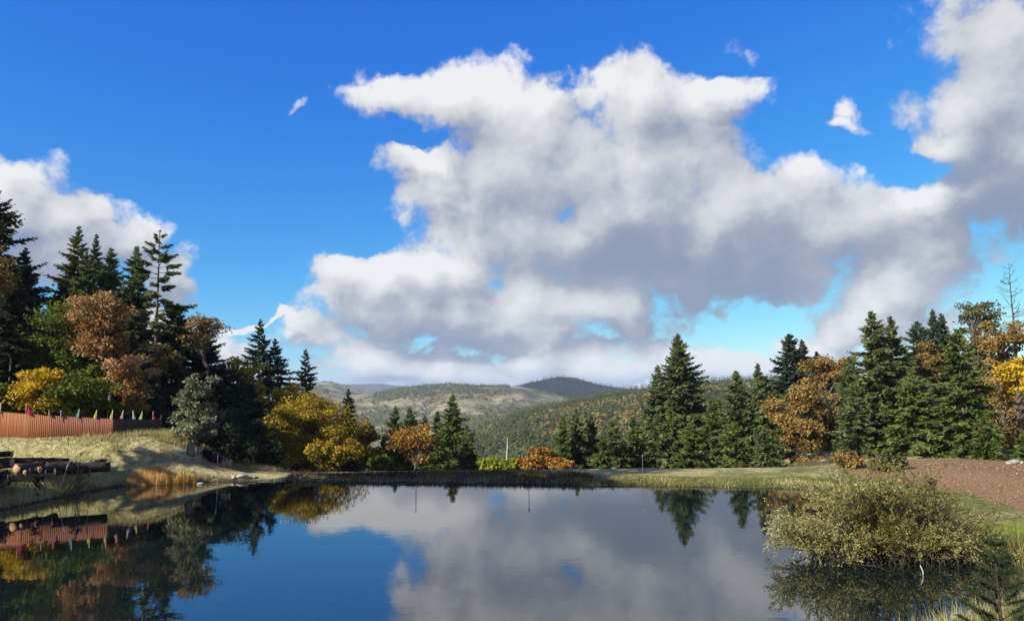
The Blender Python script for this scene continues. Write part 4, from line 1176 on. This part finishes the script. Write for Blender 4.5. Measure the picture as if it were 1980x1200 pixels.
def stake(px, ty, Y, label, w=0.026, top=0.22, topm=None, lean=(0, 0), group='planting stakes with white tops', bodym=None):
    P = at(px, ty, Y)
    x0, y0 = P[0] - lean[0], Y
    z = gz_(x0, y0); H = P[2] - z
    root = empty('stake', (x0, y0, z), label, 'stake', group)
    tp = np.array([lean[0], lean[1], H]); u = tp / np.linalg.norm(tp)
    mb = MB(); mb.tube([-u * 0.25, tp - u * top], w * 0.8, 4); mb.obj('post', bodym or STK, root)
    mb = MB(); mb.tube([tp - u * top, tp], w * 1.45, 4); mb.obj('painted_tip', topm or WHITE, root)
    return root


for px, ty, Yd, lb in ((10, 905, 46.5, 'white topped stake by the dark sapling at the left photo edge'),
                       (15, 917, 45.4, 'shorter white topped stake in front of the dark sapling'),
                       (49, 914, 45.6, 'white topped stake standing in front of the tan ended log'),
                       (58, 904, 48.5, 'white topped stake between the two tan ended logs'),
                       (88, 908, 46.4, 'white topped stake left of the log with a pale end'),
                       (105, 906, 46.8, 'grey topped stake just left of the leaning pole'),
                       (134, 890, 50.5, 'white topped stake right above the leaning pole'),
                       (152, 890, 50.0, 'white topped stake left of the rusty sapling'),
                       (158, 893, 49.2, 'white topped stake inside the rusty sapling'),
                       (175, 891, 49.6, 'white topped stake in front of the long black log')):
    stake(px, ty, Yd, lb)
a, b_ = at(128, 898, 47.0), at(115, 932, 46.0)
stake(128, 898, 49.6, 'long pale pole leaning to the right before the log pile', 0.03, 0.5, GREYW, (0.5, 0.2), None, GREYW)
stake(421, 880, 55.6, 'pink tipped thin stake on the left shore near the white pipe', 0.022, 0.42, PINK, (-0.1, 0), None, GREYW)
stake(617, 874, 57.5, 'plain grey post before the big golden maple', 0.05, 0.1, STK, (0, 0), None)
stake(805, 871, 57.0, 'thin grey stake on the far bank below the half bare maple', 0.03, 0.12, STK, (0, 0), 'survey stakes on the far bank')
stake(1022, 876, 55.6, 'thin grey stake on the far bank under the low orange bush', 0.03, 0.3, STK, (0, 0), 'survey stakes on the far bank')
stake(1242, 879, 55.0, 'thin pale stake on the far bank left of the tall pointed fir', 0.016, 0.15, GREYW, (0, 0), 'survey stakes on the far bank')


def sapling(px, top, Y, kind, label, w, per=26, n=22, leaf=0.14):
    rs = np.random.default_rng(int(px * 7))
    P = at(px, top, Y); z = gz_(P[0], Y); H = P[2] - z; R = w / 2 * Y / F
    cr, tr = broadleaf_mesh(H, [(0, 0, H * 0.62, R, R, H * 0.36)], rs, nclump=n, leaf=leaf, per=per, bare=0.3, limb=0.3, spread=0.5)
    place_tree('sapling', P[0], Y, label, cr, tr, LEAF[kind], cat='sapling', z=z)


SEED[0] = 700
LEAF['plum'] = leaf_mat('plum_leaves', (0.02, 0.012, 0.01), (0.05, 0.025, 0.02), (0.09, 0.045, 0.03), 0.2)
LEAF['red'] = leaf_mat('red_leaves', (0.09, 0.03, 0.015), (0.2, 0.07, 0.035), (0.3, 0.12, 0.06), 0.25)
sapling(9, 904, 45.8, 'plum', 'dark leaved sapling at the left photo edge before the logs', 32)
sapling(156, 870, 49.4, 'red', 'thin rusty red sapling in front of the log pile', 36, per=16)
sapling(73, 893, 46.2, 'plum', 'sparse dark sapling in front of the mossy log end', 22, per=10)

# ------------------------------------------------------------------ stump, silt fence, pipe, rocks
BLK = solid_mat('black_fabric', (0.007, 0.008, 0.01), (0.016, 0.018, 0.021), 3, 0.95, spec=0.03)
root = empty('silt_fence', tuple(at(410, 880, 60.0)), 'black fabric silt fence running down beside the mound', 'silt fence')
O = np.array(root.location)
fp = []
for px, Yd, ty, by in ((372, 61.5, 858, 880), (392, 61.0, 866, 888), (412, 60.3, 874, 894), (432, 59.6, 882, 897), (447, 59.0, 889, 899)):
    fp.append((at(px, ty, Yd) - O, at(px, by, Yd) - O))
mb = MB(); n = len(fp)
V = [p_ for tb_ in fp for p_ in tb_] + [p_ + np.array([0.02, 0.05, 0]) for tb_ in fp for p_ in tb_]
mb.add(V, [(2 * i, 2 * i + 1, 2 * i + 3, 2 * i + 2) for i in range(n - 1)] + [(2 * n + 2 * i + 2, 2 * n + 2 * i + 3, 2 * n + 2 * i + 1, 2 * n + 2 * i) for i in range(n - 1)] + [(2 * i + 2, 2 * n + 2 * i + 2, 2 * n + 2 * i, 2 * i) for i in range(n - 1)])
mb.obj('fabric', BLK, root)
for t_, b2 in fp:
    mb = MB(); mb.tube([b2 + [0, -0.04, -0.2], t_ + [0, -0.04, 0.06]], 0.014, 4); mb.obj('stake_post', STK, root)

P = at(368, 872, 60.2); z = gz_(P[0], 60.2)
root = empty('stump', (P[0], 60.2, z), 'broken tan stump at the foot of the pale sage conifer', 'stump')
mb = MB(); n = 10
mb.tube([[0, 0, -0.3], [0.02, 0, 0.15], [0.03, 0, 0.45], [0.0, 0.02, 0.7]], [0.42, 0.33, 0.3, 0.26], n); mb.obj('bole', BARK_TAN, root)
for k in range(6):
    mb = MB(); a_ = k * 1.05; c_ = np.array([0.17 * math.cos(a_), 0.17 * math.sin(a_), 0.66])
    mb.tube([c_, c_ + [0.03 * math.cos(a_), 0.02, rng.uniform(0.15, 0.5)]], [0.08, 0.012], 4); mb.obj('splinter', BARK_TAN, root)

PIPE = solid_mat('pale_pink_plastic', (0.4, 0.31, 0.27), (0.52, 0.43, 0.39), 3, 0.5)
a, b_ = at(456, 900, 58.2), at(480, 899, 58.6)
for q_ in (a, b_): q_[2] = gz_(q_[0], q_[1]) + 0.1
root = empty('drain_pipe', tuple(a), 'short pale pipe lying on the track beside the silt fence', 'pipe')
mb = MB(); mb.tube([(0, 0, 0), (b_ - a) * 0.5, b_ - a], 0.1, 12); mb.obj('barrel', PIPE, root, smooth=False)
mb = MB(); u = (b_ - a) / np.linalg.norm(b_ - a); mb.tube([-u * 0.28, u * 0.02], 0.125, 12); mb.obj('coupling', GREYW, root)
mb = MB(); mb.tube([-u * 0.285, -u * 0.27], 0.09, 12); mb.obj('bore', BLK, root)

ROCK = solid_mat('pale_rock', (0.2, 0.19, 0.165), (0.38, 0.36, 0.32), 4, 0.9, (1, 1, 1), 0.6)


def rock(x, y, s, label, seed, group='pale rocks on the banks', flat=0.45, m=ROCK, sink=0.25):
    rs = np.random.default_rng(seed)
    u = np.linspace(0, 2 * np.pi, 13)[:-1]; w = np.linspace(-np.pi / 2, np.pi / 2, 8)[1:-1]
    V = [(math.cos(a_) * math.cos(b__), math.sin(a_) * math.cos(b__), math.sin(b__)) for b__ in w for a_ in u]
    V = np.array(V + [(0, 0, -1), (0, 0, 1)])
    kx = rs.normal(0, 1, (5, 3))
    V = V * (1 + 0.14 * np.tanh(V @ kx.T * 1.6).sum(1, keepdims=True) / 1.6) * np.array([s, s * 0.75, s * flat])
    nq = len(u)
    q = [(i * nq + k, i * nq + (k + 1) % nq, (i + 1) * nq + (k + 1) % nq, (i + 1) * nq + k) for i in range(len(w) - 1) for k in range(nq)]
    t = [(len(V) - 2, (k + 1) % nq, k) for k in range(nq)] + [(len(V) - 1, (len(w) - 1) * nq + k, (len(w) - 1) * nq + (k + 1) % nq) for k in range(nq)]
    mb = MB(); mb.add(V, q, t)
    o = mb.obj('rock', m, None, (x, y, max(gz_(x, y), 0) + s * flat * (1 - 2 * sink)))
    o.rotation_euler.z = rs.random() * 6
    return tag(o, label, 'rock', group)


for px, py, s, lb in ((468, 926, 0.36, 'flat pale rock at the waterline, left of two below the white pipe'), (492, 926, 0.28, 'flat pale rock at the waterline, right of two below the white pipe'),
                      (388, 915, 0.3, 'small white rock beside the golden reeds')):
    P = onz(px, py, 0.05 if py > 920 else 0.8); rock(P[0], P[1], s, lb, px, flat=0.3)
for px, py, s, lb in ((1950, 899, 0.35, 'white rock on the dirt edge, left in the row by the right edge firs'), (1962, 897, 0.45, 'white rock on the dirt edge, middle in the row by the right edge firs'),
                      (1975, 899, 0.3, 'white rock on the dirt edge, right in the row by the right edge firs')):
    P = at(px, py, 57.5); rock(P[0], 57.5, s, lb, px, sink=0.2)
P = onz(1898, 1070, 0.2)
rock(P[0] + 0.4, P[1], 0.75, 'flat grey rock slab at the water under the willow right side', 12, None, 0.2, solid_mat('grey_slab', (0.10, 0.095, 0.085), (0.24, 0.225, 0.2), 3, 0.9, (1, 1, 1), 0.5))

# ------------------------------------------------------------------ willow in the water on the right
rs = np.random.default_rng(404)
WC = onz(1712, 1078, 0.0)
W_LEAF = leaf_mat('willow_leaves', (0.075, 0.07, 0.013), (0.24, 0.22, 0.055), (0.54, 0.51, 0.24), 0.3, 0.6, rough=0.5, spec=0.2)
W_BARK = solid_mat('willow_bark', (0.03, 0.024, 0.016), (0.10, 0.075, 0.045), 4, 0.85)
root = empty('willow_bush', (WC[0], WC[1], 0), 'wide grey green willow bush standing in the water at right', 'bush')
stm, lv = MB(), MB()
sc = WC[1] / F
NS = 430
LP, LA, LT = [], [], []
for i in range(NS):
    u = rs.uniform(-1, 1)
    base = np.array([u * 120 * sc, rs.uniform(-1.2, 1.4), -0.15])
    a_ = rs.uniform(0, 2 * np.pi)
    spreadx = (u * 0.75 + 0.55 * math.cos(a_)) * 1.05
    tx = np.clip(spreadx, -1.06, 1.03) * 206 * sc
    ty_ = 1.9 * math.sin(a_) * rs.uniform(0.4, 1.1)
    prof = math.sqrt(max(0.04, 1 - (abs(tx) / (218 * sc)) ** 2.2))
    tz = 3.5 * prof * rs.uniform(0.35, 1.02) + 0.15
    if i % 3 == 0: tz *= 0.34; ty_ = -abs(ty_) - 0.35
    if tx < -150 * sc: tz = rs.uniform(0.6, 1.7)
    tip = np.array([tx, ty_, tz])
    mid = base * 0.45 + tip * 0.55; mid[2] = tip[2] * 0.72 + 0.25
    q = np.linspace(0, 1, 8)[:, None]
    pts = (1 - q) ** 2 * base + 2 * q * (1 - q) * mid + q * q * tip + rs.normal(0, 0.03, (8, 3)) * q
    stm.tube(pts, np.linspace(0.017, 0.004, 8), 4, cap=False)
    nl = int(rs.uniform(125, 200)) if tx < 120 * sc else int(rs.uniform(45, 100))
    # side twigs carry the leaves
    for k in range(7):
        s_ = rs.uniform(0.18, 1.0); j = min(int(s_ * 7), 6); b0 = pts[j] + (pts[j + 1] - pts[j]) * (s_ * 7 - j)
        dv = nrm(pts[j + 1] - pts[j] + rs.normal(0, 0.28, 3) + np.array([0, 0, 0.12])) * rs.uniform(0.35, 0.8)
        stm.tube([b0, b0 + dv], [0.007, 0.003], 3, cap=False)
        m_ = nl // 7
        w_ = rs.random(m_)[:, None]
        LP.append(b0 + dv * w_ + rs.normal(0, 0.03, (m_, 3)))
        LA.append(nrm(nrm(dv) * 0.9 + rs.normal(0, 0.55, (m_, 3))) * rs.uniform(0.07, 0.14, (m_, 1)))
        LT.append(0.35 * rs.random() + 0.45 * rs.random(m_) + 0.22 * (tx < -90 * sc))  # left side leaves toned lighter for the sun falling there
    if i % 6 == 0:      # bare whips above the crown
        e_ = tip + np.array([rs.normal(0, 0.12), 0, rs.uniform(0.2, 0.55)])
        stm.tube([tip, e_], [0.006, 0.003], 3, cap=False)
LP, LA, LT = np.concatenate(LP), np.concatenate(LA), np.concatenate(LT)
k = LP[:, 2] > 0.04
LP, LA, LT = LP[k], LA[k], LT[k]
lv.diamonds(LP, LA, nrm(np.cross(LA, rs.normal(0, 1, LA.shape))) * 0.018, LT)
stm.obj('stems', W_BARK, root); lv.obj('leaves', W_LEAF, root)
# trailing dead roots and twigs at the waterline
mb = MB()
for i in range(70):
    b0 = np.array([rs.uniform(-150, 150) * sc, rs.uniform(-1.8, -0.6), rs.uniform(0.1, 0.6)])
    e_ = b0 + np.array([rs.normal(0, 0.5), rs.uniform(-0.7, 0.0), -b0[2] - 0.05])
    mb.tube([b0, (b0 + e_) / 2 + [0, -0.12, 0.1], e_], [0.014, 0.01, 0.006], 3, cap=False)
mb.obj('low_twigs', W_BARK, root)
P = onz(1785, 1110, 0.0)
mb = MB(); mb.tube([[0, 0, -0.2], [0.0, 0, 0.12], [-0.09, 0, 0.34]], [0.022, 0.02, 0.012], 6)
tag(mb.obj('stick', solid_mat('white_stick_wood', (0.42, 0.4, 0.36), (0.58, 0.55, 0.5), 3), None, tuple(P)), 'short white stick poking from the water below the willow', 'stick')

# ------------------------------------------------------------------ pine sapling on the near bank
rs = np.random.default_rng(505)
Yd = 11.6
P = at(1922, 1046, Yd); z = gz_(P[0], Yd); H = P[2] - z
root = empty('pine_sapling', (P[0], Yd, z), 'small dark pine sapling on the near bank at lower right', 'sapling')
tr, nd = MB(), MB()
tr.tube([[0, 0, -0.2], [0.02, 0, H * 0.4], [0.0, 0, H * 0.8], [0.01, 0, H]], [0.026, 0.02, 0.011, 0.004], 6)
for w_ in np.linspace(0.22, 0.97, 8):
    for k in range(5):
        a_ = k * 1.257 + w_ * 9 + rs.normal(0, 0.2); L = (1.05 - w_) * 0.31 * H + 0.06
        d = np.array([math.cos(a_), math.sin(a_), 0.32])
        b0 = np.array([0, 0, H * w_]); pts = np.array([b0, b0 + d * L * 0.5, b0 + d * L + UPV * 0.12 * L])
        tr.tube(pts, [0.008, 0.006, 0.003], 4, cap=False)
        n = int(160 + 420 * L)
        s_ = rs.uniform(0.35, 1.05, n)[:, None]
        pp = b0 + d * L * s_ + UPV * 0.12 * L * s_ ** 2
        ax = nrm(nrm(d) * 0.75 + rs.normal(0, 0.6, (n, 3)) + UPV * 0.1) * rs.uniform(0.07, 0.13, (n, 1))
        nd.blades(pp, ax, nrm(np.cross(ax, rs.normal(0, 1, (n, 3)))) * 0.0035, rs.random(n))
tr.obj('trunk', solid_mat('sapling_bark', (0.02, 0.015, 0.012), (0.06, 0.045, 0.035), 8), root, smooth=True); nd.obj('needles', LEAF['dark'], root)

# ------------------------------------------------------------------ haze
HAZE = True
if HAZE:
    m_h, nt, out = mat('haze_air')
    pv = N(nt, 'ShaderNodeVolumePrincipled')
    pv.inputs['Color'].default_value = (0.62, 0.75, 0.95, 1)
    pv.inputs['Density'].default_value = 0.00007
    nt.links.new(pv.outputs[0], out.inputs['Volume'])
    mb = MB(); mb.box((0, 0, 15), (30000, 30000, 340))
    tag(mb.obj('haze', m_h), 'thin blue air over the valley', 'haze', kind='stuff')
